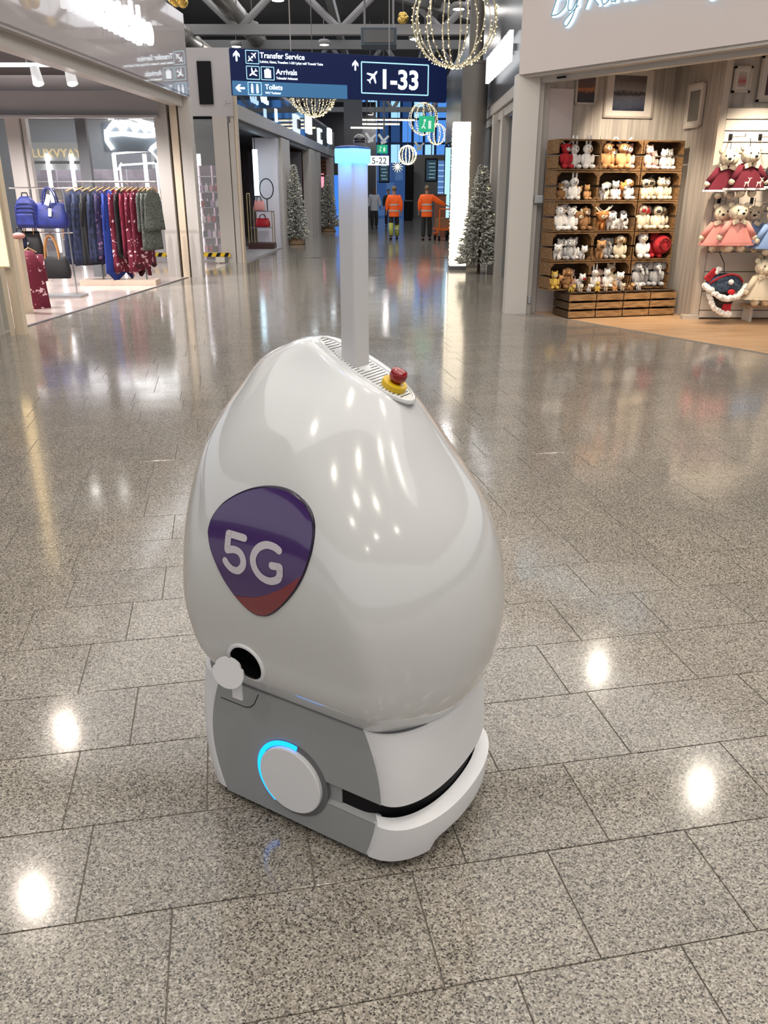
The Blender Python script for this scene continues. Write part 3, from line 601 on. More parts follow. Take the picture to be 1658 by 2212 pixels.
for chx in 'By Kaneura Oy':
    if chx == ' ': x += .07; continue
    for st_ in (0, 1):
        g = MB()
        for st in LET[chx]:
            c = catmull([(a, 0, b) for a, b in st], 4); g.path([Vector((x+(q.x+.25*q.z)*.56, -.02-.03*st_, q.z*.50)) for q in c], (.019, .008)[st_], 6)
        g.build(('glowing_halo', 'letter_face')[st_], (M_litb, M_tubeb)[st_], t)
    x += .215 if chx in 'ByKO' else .18
# far right corridor shop
mb = MB(); seg(mb, (2.20, 12.2), (2.36, 34), 3.3, 5.6, .2, -1); struct('wall_right.002', mb, mat('dark_fascia', (.05, .052, .058), .25), 'dark fascia of the corridor shop on the right', cat='wall')
mb = MB(); seg(mb, (2.18, 12.2), (2.3, 21), 3.12, 3.3, .25, -1); seg(mb, (2.24, 12.2), (2.34, 21), 2.95, 3.1, .1, -1); struct('trim_15', mb, M_frame, 'pale header over the right corridor shop', cat='trim')
mb = MB(); seg(mb, (2.32, 12.2), (2.42, 18), 0, 2.95, .02, -1); struct('window_2', mb, M_glassd, 'dark glass of the right corridor shop', cat='window')
mb = MB(); mb.box((2.34, 17.3, 1.5), (.14, .3, 3.1)); mb.box((2.32, 18.2, 1.5), (.2, .2, 3.1)); struct('trim_16', mb, M_frame, 'pale posts right of the corridor tree', cat='trim')
mb = MB(); seg(mb, (2.36, 19.9), (2.5, 34), 0, 3.3, .15, -1); struct('wall_right.003', mb, mat('rw', (.12, .12, .13), .5), 'grey wall of the right corridor beyond the column', cat='wall')
t = tag(MB().sph((2.315, 14.6, .72), (.02, .16, .2)).build('red_sticker', mat('redst', (.6, .01, .01), .4), None, True), 'small red round sticker low on the dark glass by the right pillar', 'sticker')
t = thing('shop_sign', 'tall white lit block letters seen edge-on on the dark right fascia', 'sign', (2.14, 18.6, 3.66), -PI/2+.007)
for k in range(7):
    MB().box((.2+.46*k, -.03, .23), (.34, .07, .46)).build('letter', M_litr, t); MB().box((.2+.46*k, .04, .23), (.1, .08, .1)).build('standoff_pin', M_dgrey, t)
# round column
t = MB().lathe([(.28, 0), (.28, 4.1), (.29, 4.1), (.29, 4.16), (.15, 4.16), (.15, 7.5)], 32, (1.94, 19.35, 0)); struct('wall_right.004', t, mat('column_grey', (.13, .12, .11), .45), 'round grey concrete column', smooth=False, cat='column')
# glowing column
t = thing('light_pillar', 'tall square pillar covered in glowing warm white light', 'pillar', (1.63, 18.7, 0), 0)
MB().box((0, 0, .04), (.36, .3, .08)).build('base', M_dgrey, t)
MB().box((0, 0, 1.52), (.36, .3, 2.88), bev=.01).build('glowing_body', mat('gl_body', (.9, .85, .75), .5, emit=(1, .86, .66), es=1.35, noise=.06, nscale=9), t)
fb = MB()
for k in range(300):
    z = random.uniform(.1, 2.92); s_ = random.choice((0, 1, 2)); q = random.uniform(-.17, .17)
    fb.ico(((q, -.155, z) if s_ == 0 else (-.185, q*.8, z) if s_ == 1 else (.185, q*.8, z)), .012, 1)
fb.build('fairy_lights', M_fairy, t, kind='stuff')
area('light_pillar_lamp', (1.40, 18.7, 1.5), 14, .25, (1, .85, .62), (0, 18.7, 1.5), 'RECTANGLE', 2.8)

# ------------------------------------------------------------------ far end of the hall
mb = MB(); mb.box((-1.55, 45, 3.7), (.9, .9, 7.4)); struct('wall_far', mb, mat('farcol', (.15, .145, .15), .6), 'tall square grey column behind the robot mast', cat='column')
mb = MB(); mb.box((4.2, 56, 1.9), (5.0, .3, 3.8)); struct('wall_far.001', mb, M_wallg, 'grey wall at the far end of the hall', cat='wall')
mb = MB(); mb.box((-5.0, 56, 3.4), (9.0, .3, 6.8)); struct('wall_far.002', mb, mat('fw', (.07, .07, .08), .7), 'dark far wall left of the windows', cat='wall')
win = struct('window_3', MB().box((4.5, 62.2, 6.2), (14, .1, 5.6)), mat('wf', (.03, .06, .12), .5), 'tall blue daylight windows at the far end', cat='window')
rw = 0
for j in range(3):
    for i in range(16):
        m_ = random.choice((M_sky, M_sky, M_skyl, M_skyd)); MB().box((-1.6+.8*i, 62.1, 4.0+1.55*j), (.62, .04, 1.4)).build('pane', m_, win)
win2 = struct('window_4', MB().box((.45, 58, 1.7), (1.9, .1, 3.4)), M_skyd, 'blue glazed doors at the end of the hall', cat='window')
for i in range(3):
    for j in range(3): MB().box((-.2+.6*i, 57.9, .6+1.1*j), (.5, .04, .95)).build('pane', M_skyd if (i+j) % 2 else mat('dimblue', (.03, .05, .1), .3, emit=(.1, .25, .6), es=.35), win2)
mb = MB(); mb.box((1.62, 55.7, 1.6), (.55, .1, 3.2)); struct('door_1', mb, M_black, 'dark doorway beside the far grey wall', cat='door')
def hang_screen(px0, py0, px1, py1, Y, label):
    a, b = at(px0, py1, Y), at(px1, py0, Y); w_, h_ = b.x-a.x, b.z-a.z
    t = thing('gate_monitor', label, 'screen', ((a.x+b.x)/2, Y, a.z)); MB().box((0, 0, h_/2), (w_, .15, h_)).build('casing', M_black, t); MB().box((0, -.08, h_/2), (w_*.8, .02, h_*.86)).build('display', M_screen, t)
    for k in range(5): MB().box((random.uniform(-.1, .1)*w_, -.093, h_*(.18+.15*k)), (w_*.5, .004, h_*.04)).build('text_row', glow('rowtxt', (.3, .5, .55), .6), t)
    MB().tube((0, 0, h_), (0, 0, 7.545-a.z), .03).build('hanging_rod', M_beam, t); return t
hang_screen(917, 342, 945, 393, 46, 'tall dark departures monitor above the second orange worker')
hang_screen(818, 348, 841, 395, 46, 'dark departures monitor right of the robot mast')
def exit_sign(px, py, w_, h_, Y, label):
    p = at(px, py, Y); t = thing('exit_sign', label, 'sign', p); MB().box((0, 0, 0), (w_, .08, h_)).build('box', M_green, t)
    wm = glow('exitw', (.8, 1, .85), .8); g = MB(); g.sph((-.12*w_, -.05, .22*h_), .09*h_, 8, 6); g.path([(-.14*w_, -.05, .12*h_), (-.2*w_, -.05, -.12*h_), (-.08*w_, -.05, -.3*h_)], .04*h_); g.path([(-.2*w_, -.05, -.1*h_), (-.32*w_, -.05, -.28*h_)], .04*h_)
    g.build('running_figure', wm, t); MB().box((.2*w_, -.05, -.05*h_), (.18*w_, .01, .5*h_)).build('door_symbol', wm, t)
    MB().tube((0, 0, h_/2), (0, 0, 7.545-p.z), .01).build('hanging_cable', M_beam, t)
exit_sign(921, 268, .52, .48, 30, 'green hanging exit sign in front of the middle wire ball')
exit_sign(825, 322, .5, .36, 42, 'small green exit sign right above the gate number board')
p = at(816, 347, 36); t = thing('gate_number_board', 'small white board with dark gate numbers right of the robot mast', 'sign', (p.x, 36, p.z))
MB().box((0, 0, 0), (.9, .08, .36)).build('board', glow('bw', (.9, .95, 1), 1.0), t); text('numbers', '5-22', M_dark, t, upright(-.26, -.045, -.12), .34, .004)
MB().tube((0, 0, .18), (0, 0, 7.545-p.z), .012).build('hanging_rod', M_beam, t)
t = thing('advert_screen', 'pale blue lit advert panel on the right wall beyond the glowing pillar', 'screen', (2.55, 33, 0), 0)
MB().box((0, 0, 1.9), (.5, .1, 2.5)).build('lit_face', M_adlit, t); MB().box((0, .04, 1.6), (.56, .1, 3.2)).build('frame', M_black, t)
a = at(953, 400, 36); t = thing('advert_screen', 'narrow blue striped panel left of the pale blue advert', 'screen', (a.x, 36, 0)); MB().box((0, 0, 1.8), (.3, .08, 2.0)).build('lit_face', glow('bl2', (.08, .2, .5), .8), t)
for k in range(9): MB().box((0, -.05, .95+.21*k), (.3, .02, .04)).build('stripe', glow('bl3', (.4, .7, 1), .8), t)
MB().box((0, .03, .4), (.2, .05, .8)).build('foot', M_dgrey, t)
t = thing('litter_bin', 'dark upright bin in front of the far doorway', 'bin', (1.45, 52, 0)); MB().box((0, 0, .55), (.5, .5, 1.1), bev=.04).build('body', M_black, t); MB().box((0, 0, 1.12), (.54, .54, .06)).build('lid', M_dgrey, t)

# ------------------------------------------------------------------ wayfinding sign
SG = math.atan2(.314, .949); t = thing('wayfinding_sign', 'long navy hanging airport sign with white text, arrows and gate numbers', 'sign', (-3.19, 19.0, 3.50), SG)
SL, SH = 4.86, .87
MB().box((SL/2, .06, SH/2), (SL, .12, SH), bev=.01).build('casing', M_navy, t)
MB().box((1.26, -.004, .135), (2.5, .012, .27)).build('blue_strip', M_signb, t)
def st(s_, x, z, sz, name='lettering', m_=M_signw, off=.0): return text(name, s_, m_, t, upright(x, -.012, z), sz, .003, off=off)
st('Transfer Service', .62, .715, .145, off=.002); st('Lahdot, Gates, Transfers 1-33/ Lyhyt vali/ Transit/ Tulot', .62, .625, .060, off=.001)
st('Arrivals', .95, .42, .145, off=.002); st('Tuloaula/ Ankomst', .95, .33, .060, off=.001)
st('Toilets', .70, .13, .135, off=.002); st('WC/ Toaletter', .70, .045, .055, off=.001)
def frame_(x, z, w_, h_, th=.014, m_=M_signc):
    g = MB(); g.box((x, -.011, z), (w_, .006, th)); g.box((x, -.011, z+h_), (w_, .006, th)); g.box((x-w_/2, -.011, z+h_/2), (th, .006, h_)); g.box((x+w_/2, -.011, z+h_/2), (th, .006, h_)); g.build('pictogram_frame', m_, t)
def arrow(x, z, s_, up=True):
    P = [(-.09, -.5), (.09, -.5), (.09, .1), (.34, -.12), (.34, .14), (0, .5), (-.34, .14), (-.34, -.12), (-.09, .1)]
    if not up: P = [(-b, a) for a, b in P]
    g = MB(); g.prism([(x+a*s_, -.012, z+b*s_) for a, b in P], (0, -.004, 0)); g.build('arrow', M_signw, t)
def plane_(x, z, s_, rot):
    P = [(0, .5), (.07, .38), (.07, .14), (.46, -.12), (.46, -.22), (.07, -.06), (.05, -.34), (.17, -.44), (.17, -.5), (0, -.45), (-.17, -.5), (-.17, -.44), (-.05, -.34), (-.07, -.06), (-.46, -.22), (-.46, -.12), (-.07, .14), (-.07, .38)]
    c_, s2 = math.cos(rot), math.sin(rot); g = MB(); g.prism([(x+(a*c_-b*s2)*s_, -.012, z+(a*s2+b*c_)*s_) for a, b in P], (0, -.004, 0)); g.build('aeroplane_symbol', M_signw, t)
arrow(.13, .73, .2); arrow(2.70, .66, .2); arrow(.17, .135, .2, False)
frame_(.46, .60, .27, .24); plane_(.50, .76, .13, -.8); plane_(.41, .68, .13, 2.3)
frame_(.46, .31, .27, .24); plane_(.46, .43, .20, 2.2)
frame_(.77, .31, .27, .24); g = MB(); g.box((.77, -.014, .42), (.14, .006, .15)); g.box((.77, -.014, .51), (.07, .006, .02)); g.build('suitcase_symbol', M_signw, t)
frame_(.48, .018, .28, .235); g = MB()
for dx in (-.055, .055):
    g.box((.48+dx, -.014, .115), (.045, .006, .13)); g.sph((.48+dx, -.014, .205), (.02, .004, .02), 8, 6)
g.build('people_symbol', M_signw, t)
frame_(3.62, .13, 1.56, .60, .024); plane_(3.10, .46, .30, -.75)
st('1-33', 3.24, .24, .52, 'gate_numbers', off=.014)
for x in (1.3, 3.5): MB().tube((x, .06, SH), (x, .06, 4.05), .012).build('hanging_rod', M_beaml, t)

# ------------------------------------------------------------------ Christmas wire balls
ball0 = None
def wire_ball(loc, r, label, light=.012, n=16, flat=False):
    t = thing('wire_ball', label, 'decoration', loc, 0, 'wire balls hanging over the hall'); g = MB(); f = MB()
    for k in range(n):
        a = PI*k/n*2/2*1; P = [(r*math.cos(th)*math.cos(a), r*math.cos(th)*math.sin(a), r*math.sin(th)) for th in [2*PI*j/24 for j in range(25)]]
        if k < n//2 or True: g.path(P[:25], r*.017, 4)
        for j in range(64):
            th = 2*PI*(j+random.random())/64; rr = r*(1.0+random.uniform(-.02, .045)); f.ico((rr*math.cos(th)*math.cos(a)+random.uniform(-1, 1)*.012, rr*math.cos(th)*math.sin(a), rr*math.sin(th)), light, 1)
    g.build('wire_frame', M_wire, t); f.build('fairy_lights', M_fairy, t, kind='stuff')
    MB().tube((0, 0, r), (0, 0, 7.5-loc[2]), .01).build('hanging_cable', M_beam, t); return t
wire_ball(tuple(at(982, 42, 15)), .68, 'largest glowing wire ball, cut off by the top edge of the photo', .011, 7)
wire_ball(tuple(at(676, 196, 24)), .62, 'glowing wire ball half hidden behind the wayfinding sign', .014, 8)
wire_ball(tuple(at(914, 257, 33)), .53, 'brownish wire ball right below the sign with a green exit sign before it', .013, 6)
wire_ball(tuple(at(943, 290, 40)), .42, 'small wire ball beside the round column', .016, 5)
wire_ball(tuple(at(880, 335, 45)), .44, 'small bright oval wire ball above the orange worker', .022, 7)
for px, py, Y, r, lab in ((870, 38, 20, .13, 'small gold bauble cluster above the gate numbers'), (382, -2, 13.0, .15, 'gold bauble hanging over the left fascia corner')):
    p = at(px, py, Y); t = thing('bauble', lab, 'decoration', p); g = MB()
    for k in range(14): g.ico((random.uniform(-r, r)*.5, random.uniform(-r, r)*.5, random.uniform(-r, r)*.5), r*.5, 2)
    g.build('bauble_cluster', M_gold, t, True); MB().tube((0, 0, r*.6), (0, 0, 7.5-p.z), .006).build('hanging_cable', M_beam, t)
p = at(858, 360, 44); t = thing('hanging_star', 'small glowing star decoration left of the small bright ball', 'decoration', p); g = MB()
for k in range(12):
    a = PI*k/6; g.tube((0, 0, 0), (.28*math.cos(a), 0, .28*math.sin(a)), .02, .004, 5)
g.build('rays', M_fairy, t); MB().tube((0, 0, .1), (0, 0, 7.545-p.z), .01).build('hanging_cable', M_beam, t)
for px, py, Y, lab in ((800, 297, 34, 'silver folded ribbon decoration above the robot mast'), (828, 300, 34, 'silver ribbon decoration right of the other one'), (905, 315, 36, 'white ribbon decoration under the brownish wire ball')):
    p = at(px, py, Y); t = thing('ribbon_ornament', lab, 'decoration', p); g = MB(); g.box((-.1, 0, .05), (.28, .02, .09), ry=.9); g.box((.1, .02, .02), (.26, .02, .08), ry=-.7); g.box((0, -.02, -.12), (.22, .02, .1), ry=-.25)
    g.build('folded_ribbon', mat('ribb', (.6, .65, .7), .2, .6), t); MB().tube((0, 0, .15), (0, 0, 7.545-p.z), .008).build('hanging_cable', M_beam, t)

# ------------------------------------------------------------------ frosted trees
def tree(loc, h, r, label, seed, bulbs=32, pot=True):
    random.seed(seed); t = thing('christmas_tree', label, 'tree', loc, 0, 'frosted Christmas trees along the hall')
    MB().tube((0, 0, .0), (0, 0, h*.97), .035, .008, 8).build('trunk', M_bark, t)
    g = MB(); N_ = 1500
    for k in range(N_):
        u = random.random()**1.35; z = .22+(h-.22)*u; rr = r*(1-u)**.85*random.uniform(.35, 1.05)+.02; a = random.uniform(0, 2*PI)
        L = .13*(1-.4*u); d = Vector((math.cos(a), math.sin(a), random.uniform(-.35, .35))); p = Vector((rr*math.cos(a)*.85, rr*math.sin(a)*.85, z))
        g.tube(p, p+d*L, .026, .006, 4)
    g.build('needle_foliage', M_needle, t, kind='stuff')
    f = MB()
    for k in range(bulbs):
        u = random.random()**1.3; z = .3+(h-.35)*u; rr = r*(1-u)**.85+.03; a = random.uniform(0, 2*PI); f.ico((rr*math.cos(a), rr*math.sin(a), z), .010, 1)
    f.build('fairy_lights', M_fairy, t, kind='stuff')
    if pot: MB().lathe([(r*.62, 0), (r*.7, .03), (r*.42, .16), (r*.2, .26), (.05, .28)], 14).build('burlap_skirt', M_burlap, t, True)
    return t
tree((2.0, 17.75, 0), 2.1, .44, 'frosted Christmas tree in front of the round column on the right', 3, 30, False)
tree((-2.88, 27.9, 0), 2.4, .42, 'frosted Christmas tree at the nearer left shop post', 5)
tree((-2.42, 37.3, 0), 2.25, .48, 'farther frosted Christmas tree just left of the robot mast', 6)
random.seed(11)

# ------------------------------------------------------------------ clothes and bags in the left shop
def garment(label, loc, w_, d_, h_, m, rz=0, tail=0, group=None, sleeves=True):
    t = thing('hanging_garment', label, 'clothing', loc, rz, group); n = 28; rings = []
    ph = random.uniform(0, 6)
    for k in range(12):
        s_ = k/11; z = -.06-h_*s_; wf = .35+.65*min(1, s_*6) if s_ < .17 else 1.0+.12*s_; df = .45+.55*min(1, s_*5); r = []
        for i in range(n):
            a = 2*PI*i/n; fold = 1+.18*s_*math.sin(4*a+ph)+.10*s_*math.sin(9*a+ph*2)
            zz = z-(tail*max(0, math.sin(3*a+ph))*h_ if k == 11 else 0)
            r.append((w_/2*wf*math.cos(a)*fold, d_/2*df*math.sin(a)*fold, zz+(0 if k else .0)))
        rings.append(r)
    MB().loft(rings).build('cloth', m, t, True)
    if sleeves:
        for s2 in (-1, 1): MB().tube((s2*w_*.40, 0, -.12), (s2*w_*.50, 0, -.12-h_*.42), d_*.30, d_*.26, 10).build('sleeve', m, t, True)
    mb = MB(); mb.path([(-w_*.34, 0, -.085), (0, 0, -.02), (w_*.34, 0, -.085)], .011); mb.build('hanger', M_hang, t)
    mb = MB(); mb.path([(0, 0, -.02), (0, 0, .03), (.02, 0, .05), (.0, 0, .066)], .004); mb.build('hook', M_chrome, t)
    return t
RY = 15.5
def rx(px, y=395): return at(px, y, RY).x
t = thing('clothes_rack', 'long chrome clothes rack on a pale wooden plinth', 'rack', (0, RY, 0))
MB().tube((rx(163), 0, 1.77), (rx(336), 0, 1.77), .018, n=10).build('rail', M_steel, t)
MB().box(((at(190, 600, 15.8).x+at(350, 600, 15.8).x)/2, 0, .05), (at(350, 600, 15.8).x-at(190, 600, 15.8).x, .34, .09)).build('plinth', mat('plinth_w', (.6, .47, .38), .5), t)
for px in (222, 316): MB().tube((at(px, 590, RY).x, 0, .09), (at(px, 590, RY).x, 0, 1.77), .014).build('upright', M_dgrey, t)
G = [(168, .62, .12, M_navyc, 'dark navy coat, leftmost on the chrome rack', 1.10, 0), (184, .58, .12, M_navyc, 'dark navy coat, second from the left on the rack', 1.12, 0), (200, .55, .12, M_blackc, 'black coat with a tag, third from the left on the rack', 1.12, 0), (215, .52, .12, M_navyc, 'navy coat left of the printed dress', 1.08, 0),
     (229, .5, .11, M_printn, 'navy dress with faint print right of the dark coats', 1.02, .1), (243, .46, .10, M_bluec, 'plain royal blue dress hanging lowest on the rack', 1.25, .12), (256, .44, .10, M_print, 'red dress with white marks next to the royal blue one', 1.18, .08),
     (268, .44, .09, M_blackc, 'black dress between two red ones', .95, .1), (279, .44, .09, M_redc, 'plain wine red dress in the middle of the rack', .95, .1), (291, .44, .10, M_print, 'red flower print dress, long one right of the wine red dress', 1.20, .1), (303, .44, .10, M_print, 'red ring print dress, last of the red ones', 1.10, .08),
     (315, .40, .09, M_greyc, 'grey speckled top, first right of the red dresses', .62, 0), (324, .40, .09, M_greyc, 'grey speckled dress, second last on the rack', .90, 0), (333, .38, .08, M_greyc, 'grey speckled top, last on the right end of the rack', .60, 0)]
for px, dpt, wd, m_, lab, h_, tl in G:
    garment(lab, (rx(px)-.06, RY, 1.70), dpt*1.1, wd*.74, h_*1.14, m_, PI/2-.42+random.uniform(-.02, .02), tl, 'clothes on the chrome rack')
# bag rack
BY = 13.6
def bpt(px, py): return at(px, py, BY)
t = thing('bag_rack', 'chrome rail hung with blue and black bags beside the left post', 'rack', (0, BY, 0)); a, b = bpt(20, 410), bpt(158, 408)
MB().tube((a.x, 0, 1.66), (b.x, 0, 1.66), .012).build('rail', M_chrome, t)
for px in (78, 148): q = bpt(px, 500); MB().tube((q.x, 0, 0), (q.x, 0, 1.66), .013).build('upright', M_chrome, t)
MB().box((bpt(112, 560).x, 0, .02), (.9, .4, .04)).build('base', M_steel, t)
MB().tube((bpt(55, 495).x, 0, 1.0), (bpt(156, 495).x, 0, 1.0), .01).build('rail', M_chrome, t)
def backpack(label, px, py0, py1, w_, m):
    a, b = bpt(px, py0), bpt(px, py1); h_ = a.z-b.z; t = thing('backpack', label, 'bag', (a.x, BY-.05, b.z)); n = 24; rings = []
    for k in range(10):
        s_ = k/9; f = (.9, 1, 1.02, 1.02, 1.0, .98, .93, .84, .66, .35)[k]
        rings.append([(w_/2*f*math.copysign(abs(math.cos(2*PI*i/n))**.6, math.cos(2*PI*i/n)), .1*f*math.copysign(abs(math.sin(2*PI*i/n))**.7, math.sin(2*PI*i/n)), h_*s_) for i in range(n)])
    MB().loft(rings).build('pack_body', m, t, True); MB().box((0, -.09, h_*.27), (w_*.75, .05, h_*.38), bev=.02).build('front_pocket', m, t)
    for z in (.2, .34, .5, .64, .78): MB().box((0, -.098, h_*z), (w_*.86, .012, .006)).build('quilt_seam', M_blackc, t)
    MB().path([(-.05, 0, h_*.96), (-.04, 0, h_+.05), (.04, 0, h_+.05), (.05, 0, h_*.96)], .009).build('top_handle', M_blackc, t); return t
backpack('royal blue quilted backpack hanging nearest the left post', 56, 424, 492, .36, M_navyb)
t = bag('duffel_bag', 'royal blue soft bag with white tag hanging right of the backpack', tuple(bpt(116, 493)), .48, .38, .24, M_navyb, M_navyb, 0, None, .24)
MB().box((.03, -.14, .24), (.05, .01, .12), ry=.15).build('white_tag', M_plast, t); MB().box((0.02, -.13, .42), (.07, .02, .16), ry=.4).build('white_tag', M_plast, t)
t = bag('tote_bag', 'black tote with tan handles hanging low in the left shop', tuple(bpt(120, 601)), .50, .34, .16, M_blackc, M_tan, 0, None, .34)
MB().box((-.16, -.08, .25), (.08, .01, .08)).build('white_tag', M_plast, t)
bag('tote_bag', 'black bag behind the tote, lower left of the bag rack', tuple(bpt(72, 556)), .34, .40, .16, M_blackc, M_tan, 0, None, .2)
backpack('small dark blue backpack hanging under the quilted one', 45, 500, 532, .20, M_navyc)
# counter at the left edge with bag and mirror strip, its warm reflection put in as emission
t = thing('sales_counter', 'grey-green counter with a wooden top at the left edge', 'counter', (-4.80, 9.95, 0))
MB().box((-.3, .15, .56), (.78, .5, 1.12)).build('front_panel', mat('gg', (.34, .335, .28), .5), t); MB().box((-.3, .15, 1.14), (.82, .56, .04)).build('wooden_top', mat('wt', (.55, .40, .2), .45), t)
bag('handbag', 'brown handbag standing on the wooden counter at the left edge', (-4.66, 10.0, 1.16), .34, .34, .18, mat('brn', (.30, .14, .05), .5), M_redc)
t = thing('mirror_panel', 'tall mirror strip at the left edge, warm reflection put in as glow', 'mirror', (-4.41, 9.74, 0), 0)
MB().box((0, 0, 1.95), (.12, .03, 2.3)).build('mirror_face', mat('warm_reflection', (.9, .7, .4), .4, emit=(1, .72, .36), es=1.3, noise=.12, nscale=5), t); MB().box((0, .02, 1.95), (.14, .02, 2.34)).build('frame', M_frame, t); MB().box((-.03, .01, .4), (.05, .02, .8)).build('support_leg', M_creme, t)
garment('wine red dress with pale marks hanging low by the left post', (at(62, 545, 12.2).x, 12.2, at(62, 545, 12.2).z+.08), .3, .24, .88, M_print, .6, .03)
q = at(58, 545, 11.6); t = thing('low_display_block', 'small pale display block with a pink cloth near the left post', 'display', (q.x-.15, 11.7, 0)); MB().box((0, 0, .5), (.09, .14, 1.0)).build('block', M_creme, t)
tag(MB().sph((q.x-.12, 11.7, 1.04), (.09, .07, .045), 12, 8).build('folded_cloth', M_pinkc, None, True), 'folded pink cloth on the pale block by the left post', 'cloth')

# ------------------------------------------------------------------ toy shop: walls, frames
TO = Vector((2.48, 11.08)); TA = math.atan2(.2402, .9707); TD = Vector((.9707, .2402)); TN = Vector((-.2402, .9707))
def tp(a, b): v = TO+TD*a+TN*b; return (v.x, v.y)
mb = MB(); seg(mb, tp(-.5, .82), tp(1.78, .82), 0, 3.2, .1, 1); struct('wall_right.005', mb, M_board, 'grey wood-patterned back wall of the toy shop', cat='wall')
mb = MB(); seg(mb, tp(-.42, .805), tp(.22, .805), 0, 2.86, .03, 0); struct('door_2', mb, mat('pinkdoor', (.70, .63, .63), .5), 'plain pale door at the left of the toy shop wall', cat='door')
mb = MB(); seg(mb, tp(1.72, .86), (4.17, 11.08), 0, 3.2, .08, 1); struct('wall_right.006', mb, M_boardd, 'grey wood-patterned side return of the toy shop', cat='wall')
mb = MB(); mb.box((4.20, 11.14, 1.6), (.07, .12, 3.2)); mb.box((4.13, 11.1, .03), (.22, .1, .06)); struct('trim_17', mb, mat('edge', (.6, .54, .48), .5), 'pale edge post left of the slatwall', cat='trim')
mb = MB(); mb.box((5.7, 11.25, 1.6), (3.0, .12, 3.2)); struct('wall_right.007', mb, M_board, 'wood-patterned wall above and behind the slatwall', cat='wall')
mb = MB(); mb.prism([(2.3, 11.9, 3.2), (2.15, 11.7, 3.2), (4.9, 7.9, 3.2), (9, 7.9, 3.2), (9, 12.6, 3.2), (2.3, 12.6, 3.2)], (0, 0, .06)); struct('ceiling.004', mb, mat('tc', (.4, .36, .32), .7), 'ceiling of the toy shop', cat='ceiling')
mb = MB(); seg(mb, (2.26, 11.95), (2.30, 12.6), 0, 3.2, .05, 1); struct('wall_right.008', mb, M_frame2, 'left side wall of the toy shop', cat='wall')
def pic_mat(name, kind):
    m = bpy.data.materials.new(name); m.use_nodes = True; nt = m.node_tree; b = nt.nodes['Principled BSDF']; tc = nt.nodes.new('ShaderNodeTexCoord'); sp_ = nt.nodes.new('ShaderNodeSeparateXYZ'); nt.links.new(tc.outputs['Generated'], sp_.inputs[0])
    n = nt.nodes.new('ShaderNodeTexNoise'); n.inputs['Scale'].default_value = 6; nt.links.new(tc.outputs['Generated'], n.inputs['Vector'])
    ad = nt.nodes.new('ShaderNodeMath'); ad.operation = 'MULTIPLY_ADD'; nt.links.new(n.outputs[0], ad.inputs[0]); ad.inputs[1].default_value = .22; nt.links.new(sp_.outputs['Z'], ad.inputs[2])
    r = nt.nodes.new('ShaderNodeValToRGB'); nt.links.new(ad.outputs[0], r.inputs[0]); e = r.color_ramp.elements; e[0].position = .05; e[1].position = .98
    P = {'lake': [(.05, (.008, .012, .035)), (.40, (.10, .11, .15)), (.52, (.16, .15, .17)), (.60, (.04, .035, .04)), (.72, (.30, .27, .26)), (.98, (.14, .12, .12))],
         'sunset': [(.05, (.012, .01, .015)), (.38, (.05, .03, .03)), (.5, (.55, .18, .06)), (.58, (.14, .07, .05)), (.98, (.10, .09, .11))], 'grey': [(.05, (.12, .11, .1)), (.98, (.22, .21, .19))], 'red': [(.05, (.5, .45, .4)), (.5, (.45, .10, .08)), (.98, (.55, .48, .44))], 'dark': [(.05, (.04, .01, .01)), (.98, (.1, .02, .03))]}[kind]
    e[0].position, e[0].color = P[0][0], (*P[0][1], 1); e[1].position, e[1].color = P[-1][0], (*P[-1][1], 1)
    for q, c_ in P[1:-1]: x_ = e.new(q); x_.color = (*c_, 1)
    nt.links.new(r.outputs[0], b.inputs['Base Color']); b.inputs['Roughness'].default_value = .25; return m
M_pf = mat('picture_frame_white', (.62, .56, .50), .45); M_mat = mat('mount', (.72, .68, .64), .8)
def picture(label, loc, rz, w_, h_, kind, mt=.2, fr=.025, fm=None, print_=None):
    t = thing('framed_picture', label, 'picture', loc, rz); g = MB()
    for sx_, sz_, dx, dz in ((w_, fr, 0, 0), (w_, fr, 0, h_-fr), (fr, h_, -w_/2+fr/2, 0), (fr, h_, w_/2-fr/2, 0)): g.box((dx, 0, dz+sz_/2), (sx_, .035, sz_))
    g.build('frame', fm or M_pf, t); MB().box((0, .004, h_/2), (w_-fr, .02, h_-fr)).build('mount', M_mat, t)
    pw, ph_ = print_ or (w_*(1-2*mt), h_*(1-2*mt*.8)); MB().box((0, -.008, h_/2), (pw, .006, ph_)).build('print', pic_mat('pic_'+kind, kind), t); return t
def ploc(a, z, b=.80): x, y = tp(a, b); return (x, y, z)
picture('large framed print of a winter lake with white mount', ploc(1.03, 2.53), TA, .73, .60, 'lake', fm=mat('fsil', (.5, .44, .38), .4), print_=(.47, .42))
picture('smaller framed dark print with a sunset left of the lake picture', ploc(.39, 2.68), TA, .30, .46, 'sunset', .06)
sd = (Vector((4.17, 11.08))-Vector(tp(1.72, .86))); sA = math.atan2(sd.y, sd.x); v = Vector(tp(1.72, .86))+sd*.52-Vector((-sd.y, sd.x)).normalized()*.03
picture('narrow pale framed print on the darker side wall', (v.x, v.y, 2.38), sA, .40, .52, 'grey', .2)
picture('small white framed print of a red figure above the slatwall', (4.40, 11.16, 2.74), 0, .22, .29, 'red', .28)
picture('white framed dark red print cut by the right edge of the photo', (4.86, 11.16, 2.64), 0, .5, .5, 'dark', .18)
